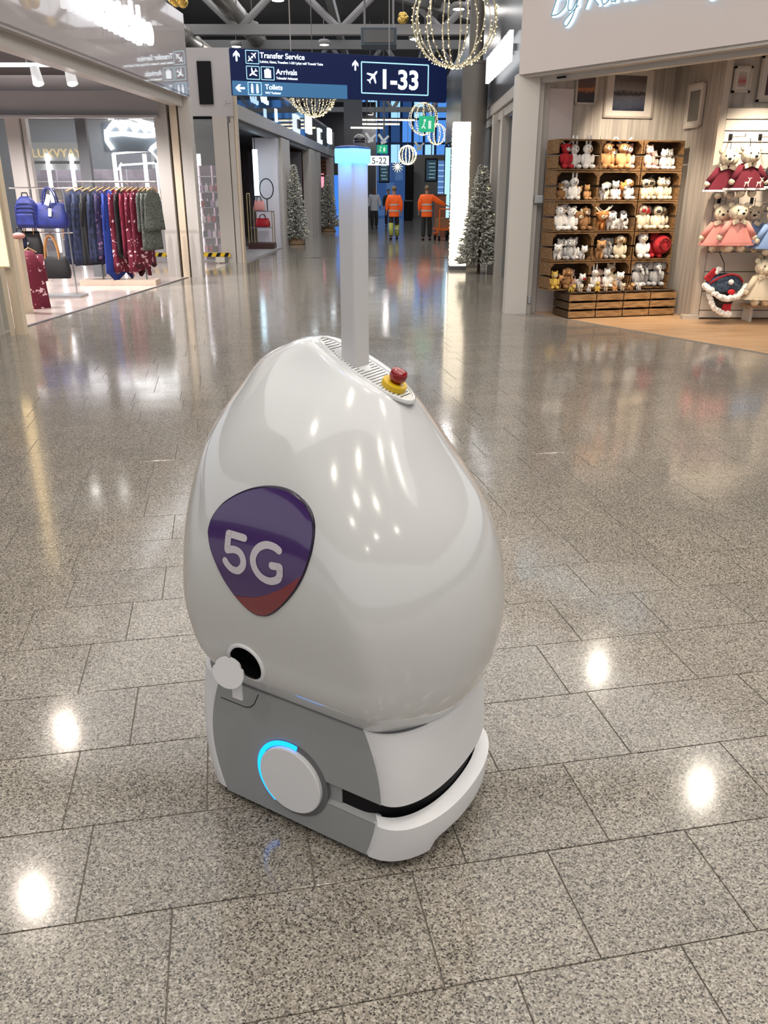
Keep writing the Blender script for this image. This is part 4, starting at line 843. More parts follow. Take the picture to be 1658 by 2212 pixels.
# slatwall panel
t = thing('slatwall', 'white grooved slatwall panel hung with dressed plush animals', 'display wall', (4.98, 11.12, 0))
grv = [.12, .37, .62, .87, 1.12, 1.37, 1.62, 1.87, 2.05, 2.18, 2.31, 2.44]
zz = [.02]+grv+[2.57]
for a, b in zip(zz, zz[1:]): MB().box((0, 0, (a+b)/2), (1.5, .05, b-a-.012)).build('slat', M_slat, t)
MB().box((0, .03, 1.3), (1.5, .02, 2.55)).build('backing_board', M_groove, t); MB().box((-.79, .0, 1.3), (.08, .09, 2.6)).build('side_frame', mat('sf', (.62, .55, .47), .5), t)
t2 = thing('low_shelf', 'wooden shelf board at the foot of the slatwall', 'shelf', (5.25, 10.98, 0)); MB().box((0, 0, .20), (.95, .26, .03)).build('shelf_board', mat('sb', (.55, .36, .2), .5), t2)
for x in (-.4, .4): MB().box((x, 0, .0925), (.04, .22, .185)).build('bracket', M_slat, t2)
def hook(x, z, n_):
    t = thing('display_hook', f'{n_} black display hook on the slatwall', 'hook', (x, 11.09, z)); MB().box((0, 0, 0), (.04, .02, .07)).build('plate', M_black, t); MB().path([(0, 0, 0), (0, -.44, -.02), (0, -.46, .01)], .005).build('prong', M_chrome, t); return t
hook(4.33, 2.24, 'upper left'); hook(4.70, 2.24, 'upper right'); hook(4.30, 1.50, 'middle left'); hook(4.72, 1.50, 'middle right'); hook(4.45, .92, 'lower left')

# ------------------------------------------------------------------ plush toys
def cm(name, c): return mat('plush_'+name, c, .95, noise=.22, nscale=28, bump=.4)
PW, PC, PB, PG, PT, PD, PP_, PO, PR = cm('white', (.92, .89, .86)), cm('cream', (.78, .68, .52)), cm('brown', (.33, .17, .07)), cm('grey', (.45, .45, .46)), cm('tan', (.62, .34, .15)), cm('dark', (.05, .04, .035)), cm('pink', (.72, .48, .42)), cm('orange', (.66, .27, .08)), cm('red', (.45, .02, .03))
PY = cm('yellow', (.70, .48, .10)); PK = cm('spot', (.10, .06, .03))
cn = {PW: 'white', PC: 'cream', PB: 'brown', PG: 'grey', PT: 'tan', PD: 'black', PP_: 'pink', PO: 'orange', PR: 'red', PY: 'yellow'}
def plush(kind, name, label, loc, rz, sc, m, m2=None, par=None):
    m2 = m2 or m; t = thing(name, label, 'soft toy', loc, rz, 'soft toys in the crate shelf'); t.scale = (sc,)*3; g = MB()
    if kind in ('bear', 'dog', 'bunny', 'elephant', 'moose'):     # sitting
        g.sph((0, 0, .42), (.30, .26, .42)); g.sph((-.2, -.30, .12), (.13, .24, .12)); g.sph((.2, -.30, .12), (.13, .24, .12)); g.sph((-.30, -.12, .50), (.10, .12, .24)); g.sph((.30, -.12, .50), (.10, .12, .24))
        hz = 1.0
    else: g.sph((0, .08, .42), (.22, .42, .22)); [g.tube((x, y, .0), (x, y, .4), .09, .10, 8) for x in (-.13, .13) for y in (-.18, .34)]; hz = .78
    g.build('body', m, t, True); hy = -.05 if hz > .9 else -.42
    hd = MB().sph((0, hy, hz), (.27, .25, .25), 12, 8).build('head', m, t, True)
    MB().sph((0, hy-.24, hz-.06), (.13, .12, .10)).build('muzzle', m2, hd, True); MB().sph((0, hy-.355, hz-.02), .035, 8, 6).build('nose', M_blackc, hd, True)
    for s_ in (-1, 1):
        MB().sph((s_*.10, hy-.22, hz+.07), .028, 6, 5).build('eye', M_blackc, hd, True)
        if kind == 'bunny': MB().sph((s_*.11, hy, hz+.42), (.07, .05, .26)).build('ear', m, t, True)
        elif kind == 'elephant': MB().sph((s_*.34, hy+.02, hz+.02), (.20, .05, .22)).build('ear', m, t, True)
        elif kind == 'dog': MB().sph((s_*.27, hy-.02, hz-.02), (.07, .12, .20)).build('ear', m2, t, True)
        elif kind in ('moose', 'giraffe'):
            MB().path([(s_*.12, hy, hz+.2), (s_*.30, hy, hz+.34), (s_*.42, hy, hz+.48)], .045, 6).build('antler', m2, t); MB().sph((s_*.27, hy, hz+.12), (.12, .05, .07)).build('ear', m, t, True)
        else: MB().sph((s_*.19, hy, hz+.22), (.09, .06, .09)).build('ear', m, t, True)
    if kind == 'elephant': MB().path([(0, hy-.25, hz-.05), (0, hy-.40, hz-.22), (0, hy-.48, hz-.42)], .07, 8).build('trunk', m, t, True)
    if kind in ('cat', 'tiger', 'giraffe'): MB().path([(0, .45, .45), (.1, .62, .6), (.12, .62, .82)], .04, 6).build('tail', m, t)
    return t
# crate shelf: 3 columns x 5 rows of wooden crates, mouths facing the hall
def put(a, b, z): x, y = tp(a, b); return (x, y, z)
W_, Hh, D_ = .60, .372, .34; colx = (.06, .655, 1.265); rowz = (.36, .735, 1.11, 1.485, 1.86); rown = ('bottom', 'second', 'third', 'fourth', 'top'); coln = ('left', 'middle', 'right')
cr = None
for ri in range(5):
    for ci in range(3):
        lab = f'wooden crate in the {coln[ci]} column, {rown[ri]} row of the toy shelf'
        if cr is None:
            cr = thing('wooden_crate', lab, 'crate', put(colx[ci], .17, rowz[ri]), TA, 'wooden crates stacked as a toy shelf'); h2 = Hh-.004
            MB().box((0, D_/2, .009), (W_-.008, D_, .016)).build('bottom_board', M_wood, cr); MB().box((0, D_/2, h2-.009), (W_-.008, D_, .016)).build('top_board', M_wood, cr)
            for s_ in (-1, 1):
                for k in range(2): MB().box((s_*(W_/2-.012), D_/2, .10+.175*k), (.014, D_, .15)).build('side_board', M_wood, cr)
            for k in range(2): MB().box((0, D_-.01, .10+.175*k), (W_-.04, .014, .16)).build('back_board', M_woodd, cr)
            for sx_ in (-1, 1):
                for sz_ in (0, 1):
                    zc, q = (h2-.018, -1) if sz_ else (.018, 1); xx = sx_*(W_/2-.02)
                    MB().prism([(xx, .004, zc), (xx-sx_*.055, .004, zc), (xx, .004, zc+q*.055)], (0, .02, 0)).build('corner_block', M_wood, cr)
        else: dup(cr, put(colx[ci], .17, rowz[ri]), TA, lab)
# bottom row of four deep slatted crates
cr2 = None
for k in range(4):
    a = .20+.405*k; lab = ('leftmost', 'second', 'third', 'rightmost')[k]+' low slatted crate standing on the oak floor'
    if cr2 is None:
        cr2 = thing('slatted_crate', lab, 'crate', put(a, 0, .005), TA, 'slatted crates along the foot of the toy shelf')
        for z in (.055, .165, .275):
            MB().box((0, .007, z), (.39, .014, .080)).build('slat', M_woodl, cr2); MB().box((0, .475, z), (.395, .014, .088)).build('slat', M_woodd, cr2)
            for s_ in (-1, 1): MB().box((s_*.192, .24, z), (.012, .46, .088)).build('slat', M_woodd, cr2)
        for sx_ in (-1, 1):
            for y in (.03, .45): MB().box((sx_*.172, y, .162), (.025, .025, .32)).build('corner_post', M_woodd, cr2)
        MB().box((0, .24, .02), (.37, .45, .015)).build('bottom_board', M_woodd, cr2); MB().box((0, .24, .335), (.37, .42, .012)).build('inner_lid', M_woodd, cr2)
    else: dup(cr2, put(a, 0, .005), TA, lab)
# contents; (col, row, kind, material, secondary, scale, n across, depth jitter)
protoP = {}
def place(kind, m, m2, a, b, z, sc, rz, label):
    key = (kind, m.name, (m2 or m).name); loc = put(a, b, z); ani = {'bear': 'teddy_bear', 'dog': 'plush_dog', 'bunny': 'plush_rabbit', 'elephant': 'plush_elephant', 'moose': 'plush_reindeer', 'cat': 'plush_cat', 'tiger': 'plush_tiger', 'giraffe': 'plush_giraffe'}[kind]
    if key not in protoP: o = plush(kind, ani, label, loc, TA+rz, sc, m, m2); protoP[key] = o
    else: o = dup(protoP[key], loc, TA+rz, label, scale=sc)
    return o
an = {'bear': 'teddy bear', 'dog': 'plush dog', 'bunny': 'plush rabbit', 'elephant': 'plush elephant', 'moose': 'plush reindeer', 'cat': 'plush cat', 'tiger': 'plush tiger', 'giraffe': 'plush giraffe'}
def fill(ci, ri, items, b0=.20, zoff=.019, x0=None, x1=None):
    n = len(items); x0 = colx[ci]-W_/2+.07 if x0 is None else x0; x1 = colx[ci]+W_/2-.07 if x1 is None else x1
    for k, (kind, m, m2, sc) in enumerate(items):
        a = x0+(x1-x0)*(k+.5)/n; bb = b0+.16*sc+.03+(.07 if (k % 2) else 0)
        sc = min(sc*1.22, .27 if kind != 'bunny' else .24); place(kind, m, m2, a, bb, rowz[ri]+zoff, sc, random.uniform(-.25, .25), f'{cn[m]} {an[kind]}, {onames[k]} from the left in the {coln[ci]} crate of the {rown[ri]} row')
fill(0, 4, [('moose', PR, PG, .20), ('bunny', PW, PW, .21), ('bunny', PW, PC, .215)])
fill(1, 4, [('moose', PT, PC, .21), ('dog', PT, PW, .17), ('moose', PT, PW, .21), ('bear', PP_, PW, .20)])
fill(2, 4, [('bear', PP_, PW, .19), ('bear', PP_, PC, .15), ('bear', PW, PG, .16), ('bear', PW, PG, .165)])
fill(0, 3, [('bear', PB, PC, .13), ('dog', PW, PG, .16), ('bunny', PW, PG, .18), ('tiger', PT, PC, .13), ('bear', PT, PY, .12)])
fill(1, 3, [('cat', PW, PD, .15), ('dog', PC, PW, .15), ('bear', PW, PW, .15), ('tiger', PO, PW, .17), ('dog', PW, PO, .17)])
fill(2, 3, [('moose', PC, PD, .17), ('dog', PC, PD, .18), ('bear', PC, PC, .18), ('bear', PC, PW, .18)])
fill(0, 2, [('bear', PW, PW, .20), ('bear', PW, PC, .24), ('bear', PW, PW, .19), ('giraffe', PB, PC, .19), ('dog', PB, PC, .19)])
fill(1, 2, [('giraffe', PO, PC, .19), ('giraffe', PO, PW, .20), ('cat', PW, PG, .17), ('dog', PW, PG, .16), ('cat', PW, PD, .15), ('dog', PW, PD, .16)])
fill(2, 2, [('dog', PC, PR, .21), ('dog', PC, PR, .20), ('dog', PC, PD, .20), ('dog', PC, PK, .19)])
fill(0, 1, [('cat', PW, PC, .16), ('bear', PW, PW, .17), ('dog', PG, PW, .18), ('bear', PW, PG, .18), ('cat', PW, PW, .14)])
fill(1, 1, [('tiger', PT, PK, .19), ('elephant', PG, PC, .18), ('dog', PC, PB, .20)])
fill(2, 1, [('bear', PW, PC, .26), ('bear', PR, PR, .27)])
fill(0, 0, [('bear', PY, PC, .15), ('cat', PT, PK, .14), ('dog', PB, PT, .18), ('bear', PP_, PC, .15), ('cat', PW, PR, .15)])
fill(1, 0, [('bunny', PW, PC, .16), ('dog', PP_, PC, .16), ('bear', PW, PC, .16), ('bear', PC, PB, .20), ('cat', PW, PC, .16)])
fill(2, 0, [('elephant', PG, PG, .22), ('elephant', PG, PG, .24), ('elephant', PG, PW, .23)])
for k, (m, m2, kind) in enumerate([(PY, PC, 'cat'), (PC, PW, 'cat'), (PW, PC, 'cat'), (PY, PD, 'bear'), (PC, PW, 'cat'), (PT, PC, 'bear'), (PC, PC, 'cat'), (PT, PC, 'cat'), (PW, PW, 'cat')]):
    place(kind, m, m2, .06+.125*k, .07, .348, .10, random.uniform(-.5, .5), f'small {cn[m]} {an[kind]} lying in the low slatted crates, {onames[k]} from the left')
# red heart cushion and wrapped blanket ring behind the white bear
t = thing('rolled_blanket', 'dark red rolled shiny blanket right of the white bear', 'blanket', put(1.44, .25, .79+.02), TA); g = MB(); g.bm.free(); g.bm = bmesh.new()
g.sph((0, 0, .12), (.13, .10, .13), 16, 10); g.build('blanket_roll', PR, t, True); MB().path([(0.05*math.cos(a_*.5)*(1+a_*.04), -.10, .12+.05*math.sin(a_*.5)*(1+a_*.04)) for a_ in range(20)], .012).build('spiral_fold', cm('red2', (.25, .01, .015)), t)
# dressed plush hanging on the slatwall
def dressed(label, loc, rz, md, mf, trim_, sc=1, emblem=False, dark=False, group=None):
    t = thing('dressed_teddy_bear', label, 'soft toy', loc, rz, group); t.scale = (sc,)*3; n = 24; rings = []
    for k in range(8):
        s_ = k/7; w_ = .085+.16*s_**.9; d_ = .07+.08*s_; rings.append([(w_*math.cos(2*PI*i/n)*(1+.07*s_*math.sin(7*2*PI*i/n)), d_*math.sin(2*PI*i/n)*(1+.07*s_*math.sin(7*2*PI*i/n)), -.30*s_-.17) for i in range(n)])
    dr = MB().loft(rings).build('dress', md, t, True)
    MB().loft([[( (.246+.004*j)*math.cos(2*PI*i/n)*(1+.07*math.sin(14*PI*i/n)), (.151+.004*j)*math.sin(2*PI*i/n)*(1+.07*math.sin(14*PI*i/n)), -.445-.022*j) for i in range(n)] for j in (0, 1)]).build('hem_trim', trim_, dr)
    hd = MB().sph((0, -.02, -.09), (.115, .10, .10), 14, 10).build('head', mf, t, True); MB().sph((0, -.11, -.115), (.055, .05, .042)).build('muzzle', mf, hd, True); MB().sph((0, -.162, -.10), (.02, .015, .014)).build('nose', M_blackc, hd, True)
    for s_ in (-1, 1):
        MB().sph((s_*.045, -.105, -.065), .011, 6, 5).build('eye', M_blackc, hd, True); MB().sph((s_*.095, -.01, -.01), (.035, .025, .035)).build('ear', mf, t, True)
        MB().tube((s_*.10, -.03, -.21), (s_*.21, -.07, -.36), .042, .036, 10).build('sleeve', md, t, True); MB().sph((s_*.215, -.072, -.375), .036).build('paw', mf, t, True); MB().sph((s_*.07, -.05, -.50), (.05, .07, .05)).build('foot', mf, t, True)
        MB().box((s_*.05, -.085, -.195), (.08, .02, .05), ry=s_*.35).build('collar', mf, t)
    if emblem:
        for s_ in (-1, 1):
            g = MB(); ex, ey, ez = s_*.075, -.166, -.385; g.box((ex, ey, ez), (.05, .008, .018)); [g.box((ex+dx, ey, ez-.026), (.007, .008, .04), ry=.3*q_) for dx, q_ in ((-.02, 1), (.02, -1))]; g.box((ex+.026, ey, ez+.02), (.01, .008, .035), ry=.3); g.box((ex+.038, ey, ez+.045), (.035, .008, .006), ry=-.4); g.box((ex+.02, ey, ez+.047), (.03, .008, .006), ry=.5); g.build('reindeer_motif', mat('motif', (.85, .7, .68), .8), t)
    MB().path([(0, .02, 0), (0, .03, .06), (0, .05, .1)], .004).build('loop', M_blackc, t); return t
MD, MN, MPk, MLb, MCr = mat('maroon_knit', (.115, .005, .018), .9), mat('black_knit', (.02, .018, .025), .9), mat('pink_fleece', (.72, .30, .27), .9), mat('blue_fleece', (.24, .36, .62), .9), mat('cream_fleece', (.72, .62, .48), .9)
gR = 'dressed teddies on the slatwall'
for x, y, z, md, tr_, em, lab, rz in ((4.42, 10.64, 2.10, MD, PW, True, 'teddy in a maroon reindeer sweater dress, front of the top row', .1), (4.27, 10.88, 2.08, MD, PW, False, 'maroon dressed teddy hanging behind the front one', -.3), (4.83, 10.68, 2.12, MN, PW, True, 'teddy in a black reindeer sweater at the right edge', 0),
                              (4.38, 10.64, 1.46, MPk, MPk, False, 'teddy in a pink dress, front of the middle row', .05), (4.31, 10.90, 1.44, MPk, MPk, False, 'pink dressed teddy behind the front one', -.4),
                              (4.86, 10.64, 1.42, MLb, MLb, False, 'teddy in a light blue dress at the right edge', 0), (4.70, 10.93, 1.43, MLb, MLb, False, 'light blue dressed teddy half hidden behind the front blue one', -.3),
                              (4.82, 10.66, .80, MCr, PC, False, 'cream dressed teddy low at the right edge', .1), (4.98, 10.92, .84, MCr, PC, False, 'cream dressed teddy behind the low right one', 0)):
    o = dressed(lab, (x, y, z), rz, md, PC, tr_, 1.02, em, group=gR)
# fur trimmed winter doll
t = thing('fur_trimmed_doll', 'big navy patterned winter doll with white fur trim and red tassel', 'soft toy', (4.36, 10.70, .42), .1)
n = 24; rings = []
for k in range(9):
    s_ = k/8; th = PI*(.02+.62*s_); rings.append([(.25*math.sin(th)*math.cos(2*PI*i/n), .15*math.sin(th)*math.sin(2*PI*i/n), .16*math.cos(th)+.06) for i in range(n)])
MB().loft(rings).build('cape', mat('navy_knit', (.05, .075, .12), .9, noise=.5, nscale=30), t, True)
def fur(name, pts, r): 
    g = MB(); [g.ico(Vector(q)+Vector((random.uniform(-1, 1), random.uniform(-1, 1), random.uniform(-1, 1)))*r*.2, r*random.uniform(.9, 1.15), 2) for q in catmull(pts, 5)]; return g.build(name, PW, t, True)
fur('fur_trim', [(-.27, -.05, .07), (-.16, -.14, -.03), (0, -.17, -.08), (.15, -.14, -.05), (.28, -.05, .06)], .038)
fur('lower_fur_trim', [(-.20, -.06, -.05), (-.14, -.1, -.19), (-.02, -.12, -.27), (.08, -.12, -.28)], .036)
MB().path(catmull([(-.22, -.07, .10), (-.12, -.13, .18), (0, -.14, .215), (.12, -.13, .19), (.21, -.08, .12)], 4), .012, 6).build('red_ribbon', PR, t); MB().box((-.20, -.03, .20), (.07, .05, .17), ry=.75).build('red_sleeve', PR, t); fur('cuff', [(-.14, -.03, .24), (-.10, -.04, .27)], .035)
MB().sph((.04, -.15, .0), (.05, .03, .035)).build('red_flower', mat('brightred', (.7, .01, .02), .6), t, True); MB().sph((.02, -.145, .12), (.035, .03, .035)).build('white_pompom', PW, t, True); MB().box((.03, -.09, -.20), (.11, .06, .1)).build('red_tassel', PR, t)
MB().sph((0, -.02, -.10), (.15, .1, .14), 14, 8).build('dark_lining', PD, t, True); MB().path([(0, .02, .2), (.02, .1, .33), (.04, .3, .45)], .005).build('loop', M_blackc, t)
# toy shop lamps
for x, y, tx, ty, tz, pw, ll in ((3.0, 10.7, 3.3, 11.7, 2.2, 130, 'aimed at the lake picture'), (3.6, 10.3, 3.4, 11.4, 1.1, 230, 'aimed at the crate shelf'), (4.5, 9.9, 4.7, 11.1, 1.6, 190, 'aimed at the slatwall'), (3.9, 9.9, 4.0, 10.6, 0, 80, 'over the oak floor'), (4.75, 8.75, 4.4, 9.1, 0, 120, 'nearest the shop front, mirrored in the granite')):
    t = thing('track_spot', 'small ceiling spot of the toy shop '+ll, 'lamp', (x, y, 3.05), 0, 'ceiling spots of the toy shop')
    dv = (Vector((tx, ty, tz))-Vector((x, y, 3.05))).normalized(); MB().tube((0, 0, .06), dv*.12+Vector((0, 0, .06)), .045, .05, 12).build('spot_head', M_plast, t); MB().tube((0, 0, .06), (0, 0, .15), .01).build('stem', M_plast, t)
    spot('track_spot_lamp', Vector((x, y, 3.05))+dv*.2, pw, (tx, ty, tz), 75, .8, (1, .84, .64), .05)

# ------------------------------------------------------------------ the robot
RC = Vector((-.111, 1.926)); RZ = math.atan2(-.52, .854)
R = thing('delivery_robot', 'white egg-shaped delivery robot with 5G badge, grey base and tall mast', 'robot', (RC.x, RC.y, 0), RZ)
zk = [.40, .47, .58, .72, .88, 1.03, 1.15, 1.23, 1.28]
KF = [0.374, 0.409, 0.432, 0.426, 0.379, 0.279, 0.194, 0.126, 0.055]; KR = [-0.303, -0.382, -0.428, -0.424, -0.403, -0.349, -0.266, -0.194, -0.084]; KB = [0.304, 0.352, 0.372, 0.371, 0.327, 0.256, 0.166, 0.089, 0.05]
def grad(v):
    g = []
    for i in range(len(v)):
        if i == 0: g.append((v[1]-v[0])/(zk[1]-zk[0]))
        elif i == len(v)-1: g.append((v[-1]-v[-2])/(zk[-1]-zk[-2]))
        else:
            h0, h1 = zk[i]-zk[i-1], zk[i+1]-zk[i]; g.append((h0*h0*v[i+1]+(h1*h1-h0*h0)*v[i]-h1*h1*v[i-1])/(h0*h1*(h0+h1)))
    return g
GR = {id(k): grad(k) for k in (KF, KR, KB)}
def cub(z, v):
    i = 0
    while i < len(zk)-2 and z > zk[i+1]: i += 1
    m = GR[id(v)]; h = zk[i+1]-zk[i]; t_ = (z-zk[i])/h
    return (2*t_**3-3*t_**2+1)*v[i]+(t_**3-2*t_**2+t_)*h*m[i]+(-2*t_**3+3*t_**2)*v[i+1]+(t_**3-t_**2)*h*m[i+1]
NN = 2.1
def capf(z): return 1-.2*min(1, max(0, (1.09-z)/.55))**.8
def soft(q, cf, k=.022): return -k*math.log(math.exp(-q/k)+math.exp(-cf/k))
def shell_y(x, z):      # half width at x, z (positive)
    F_, R_, B_ = cub(z, KF), cub(z, KR), cub(z, KB); cc, a = (F_+R_)/2, (F_-R_)/2
    return B_*max(0, soft(max(0, 1-abs((x-cc)/a)**NN)**(1/NN), capf(z)))
def shell_ring(z, n, sc=1.0, dz=0):
    F_, R_, B_ = cub(z, KF), cub(z, KR), cub(z, KB); cc, a = (F_+R_)/2, (F_-R_)/2; r = []
    for i in range(n):
        th = 2*PI*i/n; ct, st_ = math.cos(th), math.sin(th)
        r.append((cc+a*sc*math.copysign(abs(ct)**(2/NN), ct), B_*sc*math.copysign(max(0, soft(abs(st_)**(2/NN), capf(z))), st_), z+dz))
    return r
HOLE = Vector((-.094, .508)); HR = .052
bm = bmesh.new(); n = 200; zs = [.4+.87*(k/110) for k in range(111)]
rings = [shell_ring(.40, n, .95, .001), shell_ring(.40, n, .985, -.002)]+[shell_ring(z, n) for z in zs]
for s_, dz in ((.85, .004), (.65, .007), (.4, .009), (.15, .010)): rings.append(shell_ring(1.27, n, s_, dz))
GX0, GX1, GZ0, GZ1 = -.045, .205, 1.2765, 1.156      # grille line on the centre plane
def cutz(p):
    zp = GZ0+(p[0]-GX0)*(GZ1-GZ0)/(GX1-GX0); d_ = p[2]-zp
    if p[0] < GX0-.02: return p
    k_ = .004; z_ = p[2]-(k_*math.log(1+math.exp(min(60, d_/k_)))) if p[0] > GX0 else p[2]-(k_*math.log(1+math.exp(min(60, d_/k_))))*(p[0]-GX0+.02)/.02
    return (p[0], p[1], z_)
rings = [[cutz(p) for p in r] for r in rings]
Rv = [[bm.verts.new(p) for p in r] for r in rings]
for a, b in zip(Rv, Rv[1:]):
    for i in range(n):
        j = (i+1) % n; c = (a[i].co+b[j].co)/2
        if c.y < 0 and (Vector((c.x, c.z))-HOLE).length < HR: continue
        bm.faces.new((a[i], a[j], b[j], b[i]))
bm.faces.new(Rv[-1])
me = bpy.data.meshes.new('body_shell'); bmesh.ops.recalc_face_normals(bm, faces=bm.faces); bm.to_mesh(me); bm.free(); me.materials.append(M_white)
for p in me.polygons: p.use_smooth = True
shell = bpy.data.objects.new('body_shell', me); C.objects.link(shell); shell.parent = R; shell['label'] = 'glossy white egg-shaped shell'
# camera hole in the flank
hy = -shell_y(HOLE.x, HOLE.y); nrm = Vector((0, -1, -.18)).normalized(); rot = nrm.to_track_quat('Z', 'X').to_matrix()
hc = Vector((HOLE.x, hy, HOLE.y))
g = MB(); rg = []
for (rr, off) in ((HR-.004, -.07), (HR-.004, -.002), (HR-.003, .0035), (HR+.002, .005), (HR+.007, .003), (HR+.008, -.01)):
    ring = []
    for i in range(40):
        a = 2*PI*i/40; x, z = HOLE.x+rr*math.cos(a), HOLE.y+rr*math.sin(a); ring.append((x, -shell_y(x, z)-off, z))
    rg.append(ring)
g.loft(rg[2:], cap=False).build('hole_rim', M_plast, R, True)
g = MB(); g.loft([rg[1], [(x, y+.07, z) for x, y, z in rg[1]]], cap=False); g.face([(x, y+.07, z) for x, y, z in rg[1]]); g.build('hole_bore', M_black, R)
MB().lathe([(0, .0), (.03, .0), (.032, -.03), (0, -.03)], 20, hc+Vector((.0, .04, 0)), rot).build('camera_lens', mat('lens_black', (.01, .01, .012), .08, coat=1), R, True)
# hinged flap hanging open
fc = Vector((-.128, hy-.028, .487)); frot = Vector((.22, -.93, .12)).normalized().to_track_quat('Z', 'X').to_matrix()
P = []
for i in range(40):
    a = 2*PI*i/40; r_ = .043*(1-.12*max(0, math.cos(6*a))**6 if math.cos(a) > .2 else 1); dd = 0
    P.append(fc+frot @ Vector((r_*math.cos(a), r_*math.sin(a), 0)))
fl_ = MB().prism(P, frot @ Vector((0, 0, .005))).build('hinged_flap', M_plast, R); fl_['label'] = 'white round flap swung open beside the camera hole'
MB().box(fc+Vector((.012, .012, -.055)), (.030, .006, .05), rz=.0).build('flap_tab', M_plast, R)
# seam ring under shell
def base_ring(z, L, k, xs, W2, n=40, sc=1):
    r = []
    for s_ in (1, -1):
        for i in range(n+1):
            th = -PI/2+PI*i/n; cx_, sy_ = abs(math.cos(th))**k, math.copysign(abs(math.sin(th))**k, math.sin(th))
            r.append((s_*(xs+(L-xs)*cx_)*sc, s_*W2*sy_*sc, z))
    return r
MB().loft([base_ring(z, .362, .9, .22, .243) for z in (.385, .403)]).build('seam_band', M_dgrey, R)
g = MB(); g.loft([base_ring(z, .362, .9, .2, .236) for z in (.05, .39)]); g.build('inner_body', M_black, R)
# side panels: lens-shaped edge
def pe(z): return .228+.046*math.sin(PI*min(1, max(0, (z+.0)/.40)))**.9      # half length of grey panel at height z
for sy in (-1, 1):
    yy = sy*.25; par = R
    def panel(z0, z1, xs0=None, xs1=None, y0=.012, nz=14, name='side_panel', m_=M_grey):
        g = MB(); zz_ = [z0+(z1-z0)*k/nz for k in range(nz+1)]
        pts = [(pe(z) if xs1 is None else xs1, yy, z) for z in zz_]+[(-pe(z) if xs0 is None else xs0, yy, z) for z in zz_[::-1]]
        return g.prism(pts, (0, -sy*y0, 0)).build(name, m_, R)
    o = panel(.202, .399); o['label'] = 'grey upper side panel'
    o = panel(.022, .135); o['label'] = 'grey lower side panel'
    panel(.135, .202, None, .105, name='side_panel')
    MB().box((.125, yy-sy*.017, .168), (.05, .012, .066)).build('slot_end', M_grey, R)
    MB().box((.2, yy-sy*.030, .168), (.12, .006, .066)).build('slot_band', M_black, R)
    MB().prism([(.10, yy, .135), (.262, yy, .135), (.262, yy-sy*.022, .150), (.10, yy-sy*.022, .150)], (0, 0, -.002)).build('slot_ledge', M_grey, R)
    # round disc with light ring
    rt = Vector((0, sy, 0)).to_track_quat('Z', 'Y').to_matrix(); dc = Vector((.0, yy, .166))
    MB().lathe([(.114, -.01), (.114, .002), (.110, .003), (.100, .003), (.100, -.01)], 64, dc, rt).build('disc_surround', M_dgrey, R, False)
    MB().lathe([(0, -.01), (.098, -.01), (.098, .012), (.095, .0145), (0, .0145)], 64, dc, rt).build('disc_cover', M_plast, R, False)
    g = MB()     # lit part of the ring: an arc towards the rear top
    for i in range(26):
        a0, a1 = [math.radians(78+160*(i+q)/26) for q in (0, 1)]
        if sy > 0: a0, a1 = PI-a0, PI-a1
        pts = []
        for r_ in (.1, .1135):
            for a_ in (a0, a1): pts.append((dc.x+r_*math.cos(a_), yy+sy*.0045, dc.z+r_*math.sin(a_)))
        g.prism([pts[0], pts[1], pts[3], pts[2]], (0, -sy*.002, 0))
    g.build('light_ring', M_bluer, R)
    # hatch outline
    g = MB(); g.path([(-.232, yy+sy*.0004, .335), (-.145, yy+sy*.0004, .335), (-.128, yy+sy*.0004, .342), (-.115, yy+sy*.0004, .355), (-.098, yy+sy*.0004, .392)], .0012, 4); g.build('hatch_seam', M_black, R)
# white end covers (front and rear), upper and lower, following the panel edge
def end_cover(sx_, z0, z1, L, k, W2, name, label, flare=0, arch=False, nz=14, m_=M_plast, lip=0):
    g = MB(); rings = []; n_ = 40
    for j in range(nz+1):
        z = z0+(z1-z0)*j/nz; xs = pe(z); Lz = L-flare*(1-j/nz)**2; W3 = W2
        r = []
        for i in range(n_+1):
            th = -PI/2+PI*i/n_; cx_, sy_ = abs(math.cos(th))**k, math.copysign(abs(math.sin(th))**k, math.sin(th))
            zz_ = z
            if arch: # raised cut-outs at the lower edge
                aa = abs(th); lift = .045*max(0, 1-abs(aa-.0)/.62)**.35 if aa < .62 else 0; zz_ = z if j > 4 else z+(lift*(1-j/5))
            r.append((sx_*(xs+(Lz-xs)*cx_), W3*sy_, zz_))
        inner = [(x*.93, y*.95, z_) for x, y, z_ in r]
        rings.append(r+inner[::-1])
    o = g.loft(rings, cap=False)
    a = rings[0]; b = rings[-1]; nn = len(a)//2
    for ring in (a, b):
        for i in range(nn-1): g.bm.faces.new([g.bm.verts.new(q) for q in (ring[i], ring[i+1], ring[len(ring)-2-i], ring[len(ring)-1-i])])
    o = g.build(name, m_, R, True); o['label'] = label
    md = o.modifiers.new('e', 'EDGE_SPLIT'); md.split_angle = math.radians(40); return o
end_cover(1, .205, .401, .378, .92, .2505, 'front_cover', 'white upper front cover'); end_cover(-1, .205, .401, .378, .92, .2505, 'rear_cover', 'white upper rear cover')
end_cover(-1, .135, .206, .380, .92, .2505, 'rear_cover', 'white rear cover middle')
end_cover(1, .030, .140, .402, .92, .258, 'bumper', 'white front bumper with wheel cut-out', .012, True); end_cover(-1, .030, .137, .380, .92, .2505, 'rear_skirt', 'white lower rear cover', .012)
